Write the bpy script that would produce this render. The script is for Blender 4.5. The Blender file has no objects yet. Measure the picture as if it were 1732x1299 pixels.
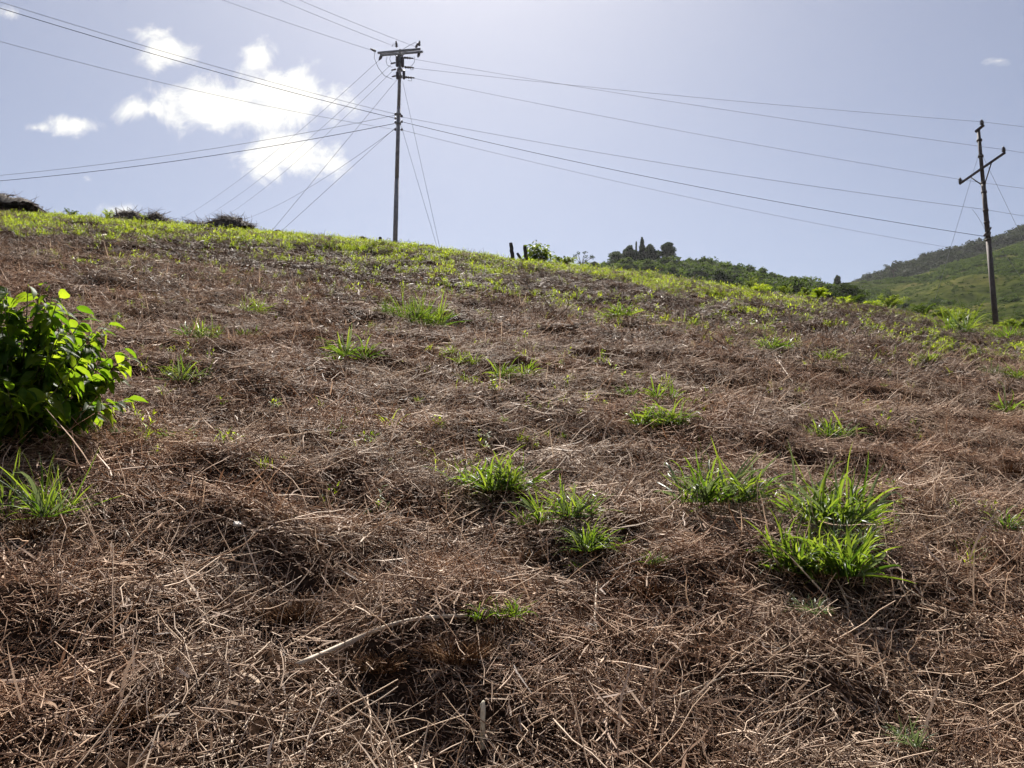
import bpy, math, random
import numpy as np
from mathutils import Vector, Matrix, Euler

R = math.radians
scene = bpy.context.scene

# ------------------------------------------------------------------ camera, sky, sun, exposure
PITCH, FPX, CX, CY = R(9.0), 1359.0, 866.0, 649.5
EYE = np.array([0.0, 0.0, 1.6])
cam_d = bpy.data.cameras.new('camera')
cam_d.sensor_width = 36.0
cam_d.lens = FPX / 1732.0 * 36.0
cam_d.clip_start, cam_d.clip_end = 0.05, 8000
cam = bpy.data.objects.new('camera', cam_d)
scene.collection.objects.link(cam)
cam.location = EYE
cam.rotation_euler = (R(90) + PITCH, 0, 0)
scene.camera = cam


def pix_dir(px, py):
    a, b = (px - CX) / FPX, (CY - py) / FPX
    c, s = math.cos(PITCH), math.sin(PITCH)
    return np.array([a, c - b * s, s + b * c])


def pix_uv(px, py):
    d = pix_dir(px, py)
    return d[0] / d[1], d[2] / d[1]


def P(px, py, depth):
    """world point seen at a pixel of the photograph, `depth` metres ahead"""
    u, v = pix_uv(px, py)
    return np.array([u * depth, depth, EYE[2] + v * depth])


SUN_EL, SUN_AZ = R(50.0), R(-4.0)
world = bpy.data.worlds.new('World')
scene.world = world
world.use_nodes = True
wt = world.node_tree
wt.nodes.clear()


def wn(kind, **kw):
    n = wt.nodes.new(kind)
    for k, v in kw.items():
        setattr(n, k, v)
    return n


def wm(op, a, b=None, c=None, clamp=False):
    n = wn('ShaderNodeMath', operation=op, use_clamp=clamp)
    for i, v in enumerate((a, b, c)):
        if v is None:
            continue
        if isinstance(v, (int, float)):
            n.inputs[i].default_value = v
        else:
            wt.links.new(v, n.inputs[i])
    return n.outputs[0]


sky = wn('ShaderNodeTexSky', sky_type='NISHITA', sun_disc=False)
sky.sun_elevation, sky.sun_rotation = SUN_EL, SUN_AZ
sky.altitude, sky.air_density, sky.dust_density, sky.ozone_density = 600, 1.0, 1.3, 1.5
hsv = wn('ShaderNodeHueSaturation')
hsv.inputs['Hue'].default_value = 0.511
hsv.inputs['Saturation'].default_value = 0.75
hsv.inputs['Value'].default_value = 1.0
wt.links.new(sky.outputs[0], hsv.inputs['Color'])
tc = wn('ShaderNodeTexCoord')
sp = wn('ShaderNodeSeparateXYZ')
wt.links.new(tc.outputs['Generated'], sp.inputs[0])
ysafe = wm('MAXIMUM', sp.outputs[1], 0.05)
cu, cv = wm('DIVIDE', sp.outputs[0], ysafe), wm('DIVIDE', sp.outputs[2], ysafe)
cmb = wn('ShaderNodeCombineXYZ')
wt.links.new(cu, cmb.inputs[0]); wt.links.new(cv, cmb.inputs[1])
nz = wn('ShaderNodeTexNoise')
nz.inputs['Scale'].default_value = 19.0
nz.inputs['Detail'].default_value = 6.0
nz.inputs['Roughness'].default_value = 0.62
nz.inputs['Distortion'].default_value = 0.35
wt.links.new(cmb.outputs[0], nz.inputs['Vector'])
# cumulus of the sky ahead: (pixel centre, half sizes in pixels, weight)
CLOUDS = [(375, 180, 135, 54, 1.0), (480, 165, 120, 54, 1.0), (560, 172, 52, 52, .75), (250, 185, 70, 26, .75),
          (488, 265, 98, 42, 1.0), (285, 88, 54, 38, .95), (268, 55, 44, 22, .7),
          (440, 93, 36, 32, .85), (125, 213, 50, 20, .85), (60, 216, 44, 12, .66),
          (205, 356, 48, 14, .62), (150, 304, 17, 10, .58), (15, 22, 60, 20, .55), (1690, 103, 34, 11, .62), (-320, 150, 190, 60, 1.0), (2200, 60, 170, 50, .9)]
field = None
for (px, py, a, b, w) in CLOUDS:
    u0, v0 = pix_uv(px, py)
    du = wm('MULTIPLY', wm('SUBTRACT', cu, u0), FPX / a * 0.92)
    dv = wm('MULTIPLY', wm('SUBTRACT', cv, v0), FPX / b * 0.80)
    e = wm('SUBTRACT', w, wm('MULTIPLY', wm('SQRT', wm('ADD', wm('MULTIPLY', du, du), wm('MULTIPLY', dv, dv))), w * .8))
    field = e if field is None else wm('SMOOTH_MAX', field, e, 0.12)
dens = wm('ADD', field, wm('MULTIPLY', wm('SUBTRACT', nz.outputs[0], 0.5), 1.75))
mr = wn('ShaderNodeMapRange', interpolation_type='SMOOTHSTEP')
mr.inputs[1].default_value, mr.inputs[2].default_value = 0.14, 0.82
wt.links.new(dens, mr.inputs[0])
front = wm('GREATER_THAN', sp.outputs[1], 0.06)
cl_front = wm('MULTIPLY', mr.outputs[0], front)
# sparse cumulus over the rest of the sky
nz2 = wn('ShaderNodeTexNoise')
nz2.inputs['Scale'].default_value = 4.0
nz2.inputs['Detail'].default_value = 4.0
wt.links.new(tc.outputs['Generated'], nz2.inputs['Vector'])
mr2 = wn('ShaderNodeMapRange', interpolation_type='SMOOTHSTEP')
mr2.inputs[1].default_value, mr2.inputs[2].default_value = 0.6, 0.72
wt.links.new(nz2.outputs[0], mr2.inputs[0])
cl_back = wm('MULTIPLY', mr2.outputs[0], wm('LESS_THAN', sp.outputs[1], 0.0))
cl = wm('ADD', cl_front, cl_back, clamp=True)
mix = wn('ShaderNodeMix', data_type='RGBA')
wt.links.new(wm('MULTIPLY', cl, 0.95), mix.inputs[0])
wt.links.new(hsv.outputs[0], mix.inputs[6])
mix.inputs[7].default_value = (12.0, 11.7, 10.8, 1)
bg = wn('ShaderNodeBackground')
bg.inputs['Strength'].default_value = 0.0455
wt.links.new(mix.outputs[2], bg.inputs['Color'])
wo = wn('ShaderNodeOutputWorld')
wt.links.new(bg.outputs[0], wo.inputs['Surface'])

sun_d = bpy.data.lights.new('sun', 'SUN')
sun_d.energy, sun_d.angle, sun_d.color = 5.0, R(0.6), (1.0, 0.95, 0.87)
sun = bpy.data.objects.new('sun', sun_d)
scene.collection.objects.link(sun)
sun.rotation_euler = (-(R(90) - SUN_EL), 0, -SUN_AZ)
sun.location = (0, 30, 60)

scene.view_settings.view_transform = 'Standard'
scene.view_settings.look = 'None'
scene.view_settings.gamma = 1.0
scene.view_settings.use_curve_mapping = False
scene.view_settings.exposure = 1.12
scene.cycles.max_bounces = 5
scene.cycles.diffuse_bounces = 2
scene.cycles.glossy_bounces = 1
scene.cycles.transmission_bounces = 3
scene.cycles.volume_bounces = 0
scene.cycles.use_adaptive_sampling = True
scene.cycles.adaptive_threshold = 0.03

rng = np.random.default_rng(7)
rnd = random.Random(11)


# ------------------------------------------------------------------ helpers: objects and tags
def link(o, parent=None):
    scene.collection.objects.link(o)
    if parent is not None:
        o.parent = parent
    return o


def tag(o, label=None, cat=None, group=None, kind=None):
    if label: o['label'] = label
    if cat: o['category'] = cat
    if group: o['group'] = group
    if kind: o['kind'] = kind
    return o


def empty(name, loc, label, cat, group=None, rot=(0, 0, 0)):
    o = bpy.data.objects.new(name, None)
    o.empty_display_size = 0.1
    o.location = loc
    o.rotation_euler = rot
    link(o)
    return tag(o, label, cat, group)


class MB:
    """collects vertices, faces and a per-vertex tone; builds one mesh"""
    def __init__(self):
        self.v, self.f, self.t = [], [], []
        self.n = 0

    def add(self, v, f, tone=0.5):
        v = np.asarray(v, float).reshape(-1, 3)
        k = self.n
        self.v.append(v)
        self.f.extend(tuple(i + k for i in q) for q in f)
        self.t.append(np.full(len(v), tone) if np.isscalar(tone) else np.asarray(tone, float))
        self.n += len(v)
        return self

    def tube(self, pts, rad, sides=6, tone=0.5, caps=True):
        pts = np.asarray(pts, float)
        m = len(pts)
        rad = np.full(m, rad) if np.isscalar(rad) else np.asarray(rad, float)
        tan = np.gradient(pts, axis=0) if m > 2 else np.tile(pts[1] - pts[0], (2, 1))
        tan /= np.linalg.norm(tan, axis=1)[:, None] + 1e-12
        ref = np.array([0, 0, 1.0]) if abs(tan[0][2]) < 0.9 else np.array([1.0, 0, 0])
        a = np.cross(tan, ref); a /= np.linalg.norm(a, axis=1)[:, None] + 1e-12
        b = np.cross(tan, a)
        an = np.arange(sides) * 2 * math.pi / sides
        v = pts[:, None, :] + rad[:, None, None] * (np.cos(an)[None, :, None] * a[:, None, :] + np.sin(an)[None, :, None] * b[:, None, :])
        f = []
        for i in range(m - 1):
            for j in range(sides):
                k = (j + 1) % sides
                f.append((i * sides + j, i * sides + k, (i + 1) * sides + k, (i + 1) * sides + j))
        if caps:
            f.append(tuple(range(sides))[::-1])
            f.append(tuple((m - 1) * sides + j for j in range(sides)))
        return self.add(v.reshape(-1, 3), f, tone)

    def box(self, c, half, mat=None, tone=0.5, bevel=0.0):
        s = np.array([[x, y, z] for x in (-1, 1) for y in (-1, 1) for z in (-1, 1)], float) * np.asarray(half)
        if mat is not None:
            s = s @ np.asarray(mat).T
        f = [(0, 1, 3, 2), (4, 6, 7, 5), (0, 4, 5, 1), (2, 3, 7, 6), (0, 2, 6, 4), (1, 5, 7, 3)]
        return self.add(s + np.asarray(c), f, tone)

    def mesh(self, name, mat, smooth=True):
        me = bpy.data.meshes.new(name)
        me.from_pydata(np.concatenate(self.v).tolist(), [], self.f)
        at = me.attributes.new('tone', 'FLOAT', 'POINT')
        at.data.foreach_set('value', np.concatenate(self.t).astype(np.float32))
        if smooth:
            me.polygons.foreach_set('use_smooth', [True] * len(me.polygons))
        me.materials.append(mat)
        me.update()
        return me

    def build(self, name, mat, parent=None, smooth=True):
        return link(bpy.data.objects.new(name, self.mesh(name, mat, smooth)), parent)


# ------------------------------------------------------------------ noise
def _hash(ix, iy, seed):
    with np.errstate(over='ignore'):
        h = (ix.astype(np.int64).astype(np.uint32) * np.uint32(374761393) + iy.astype(np.int64).astype(np.uint32) * np.uint32(668265263)
             + np.uint32(seed) * np.uint32(2246822519))
        h = (h ^ (h >> np.uint32(13))) * np.uint32(1274126177)
        h = h ^ (h >> np.uint32(16))
    return h.astype(np.float64) / 4294967295.0


def vnoise(x, y, seed=0):
    x, y = np.asarray(x, float), np.asarray(y, float)
    ix, iy = np.floor(x), np.floor(y)
    fx, fy = x - ix, y - iy
    fx, fy = fx * fx * (3 - 2 * fx), fy * fy * (3 - 2 * fy)
    a, b = _hash(ix, iy, seed), _hash(ix + 1, iy, seed)
    c, d = _hash(ix, iy + 1, seed), _hash(ix + 1, iy + 1, seed)
    return (a * (1 - fx) + b * fx) * (1 - fy) + (c * (1 - fx) + d * fx) * fy


def fbm(x, y, seed=0, octs=3, gain=0.5):
    s, a, t = 0.0, 1.0, 0.0
    for o in range(octs):
        s = s + a * vnoise(x * 2.03 ** o + o * 17.3, y * 2.03 ** o - o * 9.1, seed + o)
        t += a
        a *= gain
    return s / t


def sstep(a, b, x):
    t = np.clip((x - a) / (b - a), 0, 1)
    return t * t * (3 - 2 * t)


# ------------------------------------------------------------------ terrain of the near hillside
SKYLINE = [(-500, 318), (-200, 345), (0, 362), (120, 368), (250, 380), (350, 388), (500, 399), (600, 409), (670, 416), (760, 427), (860, 442),
           (940, 450), (1000, 457), (1100, 469), (1200, 484), (1300, 499), (1400, 512), (1450, 519), (1520, 531), (1580, 544), (1640, 556),
           (1690, 562), (1732, 566), (1900, 588), (2300, 640)]
_su = np.array([pix_uv(*p)[0] for p in SKYLINE])
_sv = np.array([pix_uv(*p)[1] for p in SKYLINE])


def ridge_y(x):
    return 41.0 - 0.10 * np.clip(x, -60, 60)


def plain(x, y):
    x, y = np.asarray(x, float), np.asarray(y, float)
    yy = np.where(y < 0, 25 * np.tanh(y / 25), y)
    s, k_end, L = 0.355, -0.25, 15.0
    t = y - (ridge_y(x) - 5.0)
    k = (s - k_end) / L
    drop = np.where(t <= 0, 0, np.where(t < L, 0.5 * k * t * t, 0.5 * k * L * L + (s - k_end) * (t - L)))
    z = s * yy - drop - 0.115 * 70 * np.tanh(x / 70)
    return np.maximum(z, -30 + 0.02 * z)


_cu = np.linspace(-0.95, 1.05, 81)
_cc = np.zeros_like(_cu)


def corrected(x, y):
    u = np.where(np.asarray(y) > 1.0, x / np.maximum(y, 1.0), 0)
    c = np.interp(u, _cu, _cc)
    yc = np.clip(y, 0, 48)
    return plain(x, y) + c * yc * sstep(4, 34, y) * (1 - sstep(60, 120, y))


for _ in range(4):
    ys = np.linspace(12, 58, 500)
    for i, u in enumerate(_cu):
        got = np.max((corrected(u * ys, ys) - EYE[2]) / ys)
        _cc[i] += np.interp(u, _su, _sv) - got


def ray_ground(px, py, hf):
    u, v = pix_uv(px, py)
    ys = np.concatenate([np.linspace(0.8, 12, 3000), np.linspace(12, 60, 3000)])
    dz = hf(u * ys, ys) - (EYE[2] + v * ys)
    i = int(np.argmax(dz > 0)) if (dz > 0).any() else int(np.argmax(dz))
    return np.array([u * ys[i], ys[i], float(hf(np.array(u * ys[i]), np.array(ys[i])))])


# mounds of litter: pixel, height, half width, half depth (the side towards the valley is the steeper one)
LUMPS = [(470, 1020, .16, .22, .20), (640, 1105, .13, .20, .2), (760, 1075, .20, .30, .30), (880, 925, .13, .2, .2), (1060, 870, .09, .17, .15),
         (1130, 985, .15, .42, .25), (1000, 1010, .10, .30, .2), (1250, 930, .10, .25, .2), (1660, 868, .10, .14, .14), (330, 1010, .07, .2, .15),
         (1400, 950, .08, .3, .2), (830, 830, .06, .25, .2), (950, 540, .20, .5, .6), (1400, 553, .22, .5, .5), (620, 545, .16, .4, .5),
         (1700, 790, .10, .3, .2), (90, 880, .09, .3, .2), (100, 760, .08, .4, .3), (1560, 1190, .09, .3, .16), (230, 1195, .09, .25, .15),
         (1180, 1110, .09, .45, .14), (1450, 1075, .07, .3, .12), (300, 880, .06, .4, .12), (560, 880, .05, .4, .12), (860, 1180, .05, .5, .12)]
_L = [(ray_ground(a, b, corrected), h, sx, sy) for (a, b, h, sx, sy) in LUMPS]
HOLLOWS = [(500, 1045, .10, .10, .10), (770, 1130, .17, .22, .16), (690, 1165, .10, .2, .10), (1090, 1020, .10, .35, .10), (1330, 1030, .08, .2, .1),
           (420, 985, .05, .12, .08), (880, 955, .09, .15, .1), (1640, 885, .07, .1, .08), (1430, 560, .15, .35, .3), (1180, 1140, .06, .4, .07),
           (960, 1240, .06, .35, .07), (620, 1210, .06, .25, .07)]
_H = [(ray_ground(a, b, corrected), h, sx, sy) for (a, b, h, sx, sy) in HOLLOWS]


def height(x, y):
    x, y = np.asarray(x, float), np.asarray(y, float)
    z = corrected(x, y)
    near = (1 - sstep(30, 39, y)) * sstep(-30, -5, y + 0 * x)
    wx, wy = x + 0.5 * vnoise(x * .7, y * .9, 3), y + 0.4 * vnoise(x * .8, y * .7, 4)
    big = fbm(wx / 2.6, wy / 1.5, 21, 2) - 0.5
    z = z + big * 0.26 * near * sstep(1.0, 6, y)
    z = z + np.maximum(fbm(wx / 1.5, wy / .75, 25, 2) - .46, 0) * 0.36 * near * sstep(8, 17, y)
    m = fbm(wx / 0.62, wy / 0.40, 31, 2)
    z = z + (np.maximum(m - 0.46, 0) * 0.32 - np.maximum(0.41 - m, 0) * 0.38) * near
    z = z + (fbm(wx / 0.20, wy / 0.15, 41, 2) - 0.5) * 0.075 * near
    for (c, h, sx, sy) in _L:
        dy = y - c[1]
        s = np.where(dy < 0, sy * 0.6, sy * 1.3)
        z = z + 0.42 * h * np.exp(-((x - c[0]) / sx) ** 2 - (dy / s) ** 2)
    for (c, h, sx, sy) in _H:
        z = z - 0.22 * h * np.exp(-((x - c[0]) / sx) ** 2 - ((y - c[1]) / sy) ** 2)
    return z


def normal(x, y, e=0.16):
    gx = (height(x + e, y) - height(x - e, y)) / (2 * e)
    gy = (height(x, y + e) - height(x, y - e)) / (2 * e)
    n = np.stack([-gx, -gy, np.ones_like(gx)], -1)
    return n / np.linalg.norm(n, axis=-1)[..., None]


def G(px, py):
    return ray_ground(px, py, height)


def euler_from(n, yaw):
    """XYZ eulers whose Z axis is n, turned by yaw about it (vectorised)"""
    n = np.atleast_2d(n)
    t = np.stack([np.cos(yaw), np.sin(yaw), np.zeros_like(yaw)], -1)
    x = t - n * np.sum(t * n, -1, keepdims=True)
    x /= np.linalg.norm(x, axis=-1, keepdims=True)
    y = np.cross(n, x)
    return np.stack([np.arctan2(y[:, 2], n[:, 2]), np.arcsin(np.clip(-x[:, 2], -1, 1)), np.arctan2(x[:, 1], x[:, 0])], -1)


# ------------------------------------------------------------------ materials
def new_mat(name):
    m = bpy.data.materials.new(name)
    m.use_nodes = True
    m.node_tree.nodes.clear()
    return m, m.node_tree


def nd(t, kind, **kw):
    n = t.nodes.new(kind)
    for k, v in kw.items():
        setattr(n, k, v)
    return n


def ramp(t, stops, src):
    r = nd(t, 'ShaderNodeValToRGB')
    el = r.color_ramp.elements
    while len(el) < len(stops):
        el.new(0.5)
    for e, (p, c) in zip(el, stops):
        e.position, e.color = p, (*c, 1)
    t.links.new(src, r.inputs[0])
    return r.outputs[0]


def noise_out(t, scale, detail=4, rough=0.55, coord='position'):
    n = nd(t, 'ShaderNodeTexNoise')
    n.inputs['Scale'].default_value = scale
    n.inputs['Detail'].default_value = detail
    n.inputs['Roughness'].default_value = rough
    if coord == 'position':
        g = nd(t, 'ShaderNodeNewGeometry')
        t.links.new(g.outputs['Position'], n.inputs['Vector'])
    else:
        c = nd(t, 'ShaderNodeTexCoord')
        t.links.new(c.outputs['Object'], n.inputs['Vector'])
    return n.outputs[0]


def tmath(t, op, a, b):
    n = nd(t, 'ShaderNodeMath', operation=op)
    for i, v in enumerate((a, b)):
        if isinstance(v, (int, float)):
            n.inputs[i].default_value = v
        else:
            t.links.new(v, n.inputs[i])
    return n.outputs[0]


def mixc(t, fac, a, b, mode='MIX'):
    m = nd(t, 'ShaderNodeMix', data_type='RGBA', blend_type=mode)
    for sock, v in ((m.inputs[0], fac), (m.inputs[6], a), (m.inputs[7], b)):
        if isinstance(v, (int, float)):
            sock.default_value = v
        elif isinstance(v, tuple):
            sock.default_value = (*v, 1)
        else:
            t.links.new(v, sock)
    return m.outputs[2]


def principled(t, col, rough=0.6, spec=0.4, metal=0.0):
    p = nd(t, 'ShaderNodeBsdfPrincipled')
    if isinstance(col, tuple):
        p.inputs['Base Color'].default_value = (*col, 1)
    else:
        t.links.new(col, p.inputs['Base Color'])
    p.inputs['Roughness'].default_value = rough
    p.inputs['Specular IOR Level'].default_value = spec
    p.inputs['Metallic'].default_value = metal
    return p


def finish(t, sh):
    o = nd(t, 'ShaderNodeOutputMaterial')
    t.links.new(sh, o.inputs['Surface'])


def bump(t, p, height_src, strength, dist):
    b = nd(t, 'ShaderNodeBump')
    b.inputs['Strength'].default_value = strength
    b.inputs['Distance'].default_value = dist
    t.links.new(height_src, b.inputs['Height'])
    t.links.new(b.outputs[0], p.inputs['Normal'])


def attr(t, name='tone'):
    return nd(t, 'ShaderNodeAttribute', attribute_name=name).outputs['Fac']


def mat_simple(name, c0, c1, scale, rough=0.7, spec=0.3, metal=0.0, bmp=0.0, detail=5, coord='object'):
    m, t = new_mat(name)
    n = noise_out(t, scale, detail, 0.6, coord)
    p = principled(t, ramp(t, [(0.3, c0), (0.7, c1)], n), rough, spec, metal)
    if bmp:
        bump(t, p, n, 0.6, bmp)
    finish(t, p.outputs[0])
    return m


def mat_straw(name, dark, mid, pale, trans=0.2, rough=0.6):
    m, t = new_mat(name)
    tone = attr(t)
    oi = nd(t, 'ShaderNodeObjectInfo')
    v = tmath(t, 'ADD', tone, tmath(t, 'MULTIPLY', tmath(t, 'SUBTRACT', oi.outputs['Random'], 0.5), 0.22))
    c = ramp(t, [(0.0, dark), (0.5, mid), (1.0, pale)], v)
    # broad patches of redder and of greyer, more weathered straw
    n = noise_out(t, 0.75, 2)
    tint = ramp(t, [(0.36, (1.04, 0.90, 0.80)), (0.60, (1.02, 1.0, 0.98))], n)
    c = mixc(t, 1.0, c, tint, 'MULTIPLY')
    p = principled(t, c, rough, 0.16)
    tr = nd(t, 'ShaderNodeBsdfTranslucent')
    t.links.new(c, tr.inputs[0])
    mx = nd(t, 'ShaderNodeMixShader')
    mx.inputs[0].default_value = trans
    t.links.new(p.outputs[0], mx.inputs[1]); t.links.new(tr.outputs[0], mx.inputs[2])
    finish(t, mx.outputs[0])
    return m


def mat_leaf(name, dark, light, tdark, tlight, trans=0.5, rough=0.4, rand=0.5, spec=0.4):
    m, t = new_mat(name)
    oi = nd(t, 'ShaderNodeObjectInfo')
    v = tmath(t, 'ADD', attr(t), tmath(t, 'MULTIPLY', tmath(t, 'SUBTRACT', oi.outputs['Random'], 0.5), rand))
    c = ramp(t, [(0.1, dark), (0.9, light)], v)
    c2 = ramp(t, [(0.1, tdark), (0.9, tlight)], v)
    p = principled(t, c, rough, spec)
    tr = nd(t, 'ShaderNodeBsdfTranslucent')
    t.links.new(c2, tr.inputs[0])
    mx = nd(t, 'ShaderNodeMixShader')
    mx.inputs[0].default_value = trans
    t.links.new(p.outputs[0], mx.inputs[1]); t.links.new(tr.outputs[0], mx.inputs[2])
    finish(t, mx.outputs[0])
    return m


M = {}
m, t = new_mat('soil_and_chaff')
n1 = noise_out(t, 38, 3, 0.7)
c = ramp(t, [(0.32, (.016, .009, .006)), (0.52, (.035, .021, .014)), (0.75, (.085, .055, .038))], n1)
p = principled(t, c, 0.95, 0.0)
finish(t, p.outputs[0])
M['soil'] = m
M['straw'] = mat_straw('dry_straw', (.070, .034, .019), (.29, .187, .125), (.74, .595, .46))
M['straw_far'] = mat_straw('weathered_litter', (.05, .033, .024), (.18, .123, .088), (.45, .36, .28))
M['stubble'] = mat_straw('brown_stubble', (.06, .03, .016), (.17, .095, .05), (.36, .24, .14))
M['pale'] = mat_simple('pale_dry_stalk', (.34, .25, .17), (.58, .47, .35), 40, 0.6)
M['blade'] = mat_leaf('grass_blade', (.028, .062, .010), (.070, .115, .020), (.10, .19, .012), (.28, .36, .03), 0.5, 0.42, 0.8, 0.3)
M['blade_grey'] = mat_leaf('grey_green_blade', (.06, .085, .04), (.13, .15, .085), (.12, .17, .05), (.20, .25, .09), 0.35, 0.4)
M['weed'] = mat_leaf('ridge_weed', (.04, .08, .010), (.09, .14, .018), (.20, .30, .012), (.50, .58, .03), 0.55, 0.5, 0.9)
M['bush'] = mat_leaf('bush_leaf', (.028, .060, .009), (.075, .12, .018), (.12, .24, .008), (.40, .50, .022), 0.6, 0.55, 0.8, 0.15)
M['olive'] = mat_leaf('olive_leaf', (.045, .07, .015), (.10, .12, .03), (.12, .18, .015), (.24, .30, .03), 0.45, 0.5, 0.6)
M['shrub'] = mat_leaf('shrub_leaf', (.022, .042, .010), (.060, .085, .020), (.05, .09, .010), (.13, .19, .02), 0.4, 0.7, 0.7, 0.05)
M['tree'] = mat_leaf('tree_leaf', (.018, .032, .012), (.05, .07, .024), (.03, .05, .01), (.08, .12, .02), 0.3, 0.7, 0.5, 0.05)
M['forest'] = mat_leaf('forest_leaf', (.018, .026, .016), (.045, .055, .030), (.03, .04, .015), (.06, .08, .03), 0.25, 0.7, 0.5, 0.05)
M['bark'] = mat_simple('bark', (.035, .026, .02), (.09, .07, .055), 14, 0.85, bmp=0.02)
M['stem'] = mat_simple('green_stem', (.06, .07, .03), (.13, .12, .06), 30, 0.6)
M['pole'] = mat_simple('weathered_steel', (.20, .19, .195), (.34, .325, .33), 6, 0.7, 0.2, 0.0)
M['pole_dark'] = mat_simple('rusted_steel', (.07, .055, .05), (.13, .105, .095), 7, 0.7, 0.2)
M['metal'] = mat_simple('galvanised_arm', (.20, .20, .21), (.32, .32, .33), 9, 0.7, 0.2, 0.0)
M['porcelain'] = mat_simple('brown_porcelain', (.08, .065, .065), (.13, .105, .10), 20, 0.4, 0.4)
M['wire'] = mat_simple('aluminium_wire', (.16, .16, .17), (.24, .24, .25), 3, 0.9, 0.1, 0.0)
M['insul'] = mat_simple('black_cable', (.015, .015, .017), (.03, .03, .033), 3, 0.9, 0.1)
M['wood'] = mat_simple('grey_post_wood', (.035, .028, .024), (.10, .085, .072), 16, 0.85, bmp=0.01)
M['twig'] = mat_straw('brush_twigs', (.05, .036, .028), (.13, .10, .078), (.28, .22, .175), 0.1, 0.6)
M['heap'] = mat_simple('heap_core', (.04, .031, .026), (.10, .078, .062), 9, 0.95, bmp=0.05)
M['stone'] = mat_simple('dark_stone', (.04, .036, .034), (.09, .08, .075), 8, 0.85, bmp=0.03)

m, t = new_mat('far_hill_grass')
n1, n2 = noise_out(t, 0.02, 5, 0.6), noise_out(t, 0.16, 5, 0.65)
c = ramp(t, [(0.36, (.024, .034, .010)), (0.5, (.050, .062, .018)), (0.64, (.095, .088, .036))], n1)
c = mixc(t, 0.75, c, ramp(t, [(0.36, (.35, .38, .36)), (0.64, (1.5, 1.4, 1.15))], n2), 'MULTIPLY')
p = principled(t, c, 1.0, 0.0)
finish(t, p.outputs[0])
M['hill'] = m

# ------------------------------------------------------------------ ground sheet (polar grid, fine in front of the camera)
fr = np.concatenate([[0.25], np.geomspace(0.6, 14, 470), np.geomspace(14.08, 62, 190), np.geomspace(66, 900, 40)])
th = np.concatenate([np.linspace(-0.80, 0.80, 340), np.linspace(0.83, 2 * math.pi - 0.83, 70)])   # from +Y, clockwise
T, F = np.meshgrid(th, fr)
gx, gy = F * np.sin(T), F * np.cos(T)
gz = height(gx, gy)
nr, nc = gx.shape
verts = np.stack([gx, gy, gz], -1).reshape(-1, 3)
ii, jj = np.meshgrid(np.arange(nr - 1), np.arange(nc), indexing='ij')
j2 = (jj + 1) % nc
quads = np.stack([ii * nc + jj, ii * nc + j2, (ii + 1) * nc + j2, (ii + 1) * nc + jj], -1).reshape(-1, 4)[:, ::-1]
me = bpy.data.meshes.new('ground')
me.vertices.add(len(verts)); me.vertices.foreach_set('co', verts.ravel())
me.loops.add(len(quads) * 4); me.loops.foreach_set('vertex_index', quads.ravel().astype(np.int32))
me.polygons.add(len(quads)); me.polygons.foreach_set('loop_start', np.arange(0, len(quads) * 4, 4, dtype=np.int32))
me.polygons.foreach_set('use_smooth', np.ones(len(quads), bool))
me.materials.append(M['soil'])
me.update(calc_edges=True); me.validate()
ground = link(bpy.data.objects.new('ground', me))
tag(ground, 'rough brown hillside field of soil under the cut straw', 'ground', kind='structure')


# ------------------------------------------------------------------ far hills
def hill(name, crest, d_foot, d_crest, py_foot, label, seed, d_back=None):
    cp = np.array(crest, float)
    xs = np.linspace(cp[0, 0], cp[-1, 0], 150)
    cy = np.interp(xs, cp[:, 0], cp[:, 1])
    uc = np.array([pix_uv(a, b) for a, b in zip(xs, cy)])
    uf = np.array([pix_uv(a, py_foot) for a in xs])
    rows = []
    for s in np.linspace(0, 1, 46):
        d = d_foot + (d_crest - d_foot) * s
        z0, z1 = EYE[2] + uf[:, 1] * d_foot, EYE[2] + uc[:, 1] * d_crest
        k = s ** 1.12
        z = z0 + (z1 - z0) * k
        x = uc[:, 0] * d
        z = z + (fbm(x / 26, np.full_like(x, d) / 30, seed, 3) - 0.5) * 9 * math.sin(math.pi * s) * (d_crest / 300)
        rows.append(np.stack([x, np.full_like(x, d), z], -1))
    for q in np.linspace(0.1, 1, 6):
        b = rows[45]
        rows.append(np.stack([b[:, 0] * (1 + .3 * q), b[:, 1] * (1 + .3 * q), b[:, 2] - q * q * 60 - 6 * q], -1))
    A = np.stack(rows)
    a, b = A.shape[:2]
    f = [(i * b + j, i * b + j + 1, (i + 1) * b + j + 1, (i + 1) * b + j) for i in range(a - 1) for j in range(b - 1)]
    mb = MB().add(A.reshape(-1, 3), f)
    o = mb.build(name, M['hill'])
    tag(o, label, 'hill', kind='structure')
    return A


HM = hill('wooded_hill', [(820, 500), (900, 474), (940, 464), (1000, 460), (1030, 455), (1060, 452), (1100, 450), (1140, 449), (1180, 451), (1220, 457),
                          (1280, 467), (1330, 476), (1380, 486), (1430, 500), (1480, 522), (1530, 550)], 120, 250, 600,
          'low hill covered in green shrubs behind the field edge', 5)
HR = hill('grassy_hill', [(1250, 520), (1330, 490), (1380, 483), (1440, 477), (1480, 475), (1520, 471), (1560, 463), (1620, 442), (1680, 425), (1732, 407),
                          (1850, 372), (2000, 342), (2200, 330)], 130, 430, 600, 'green grassy slope rising behind the leaning pole', 9)
HF = hill('forest_ridge', [(1400, 520), (1445, 492), (1475, 478), (1500, 467), (1530, 457), (1560, 447), (1600, 434), (1640, 425), (1680, 415), (1732, 396),
                           (1850, 356), (2000, 316), (2200, 300)], 400, 540, 560, 'dark forested ridge behind the grassy slope', 13)


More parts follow.
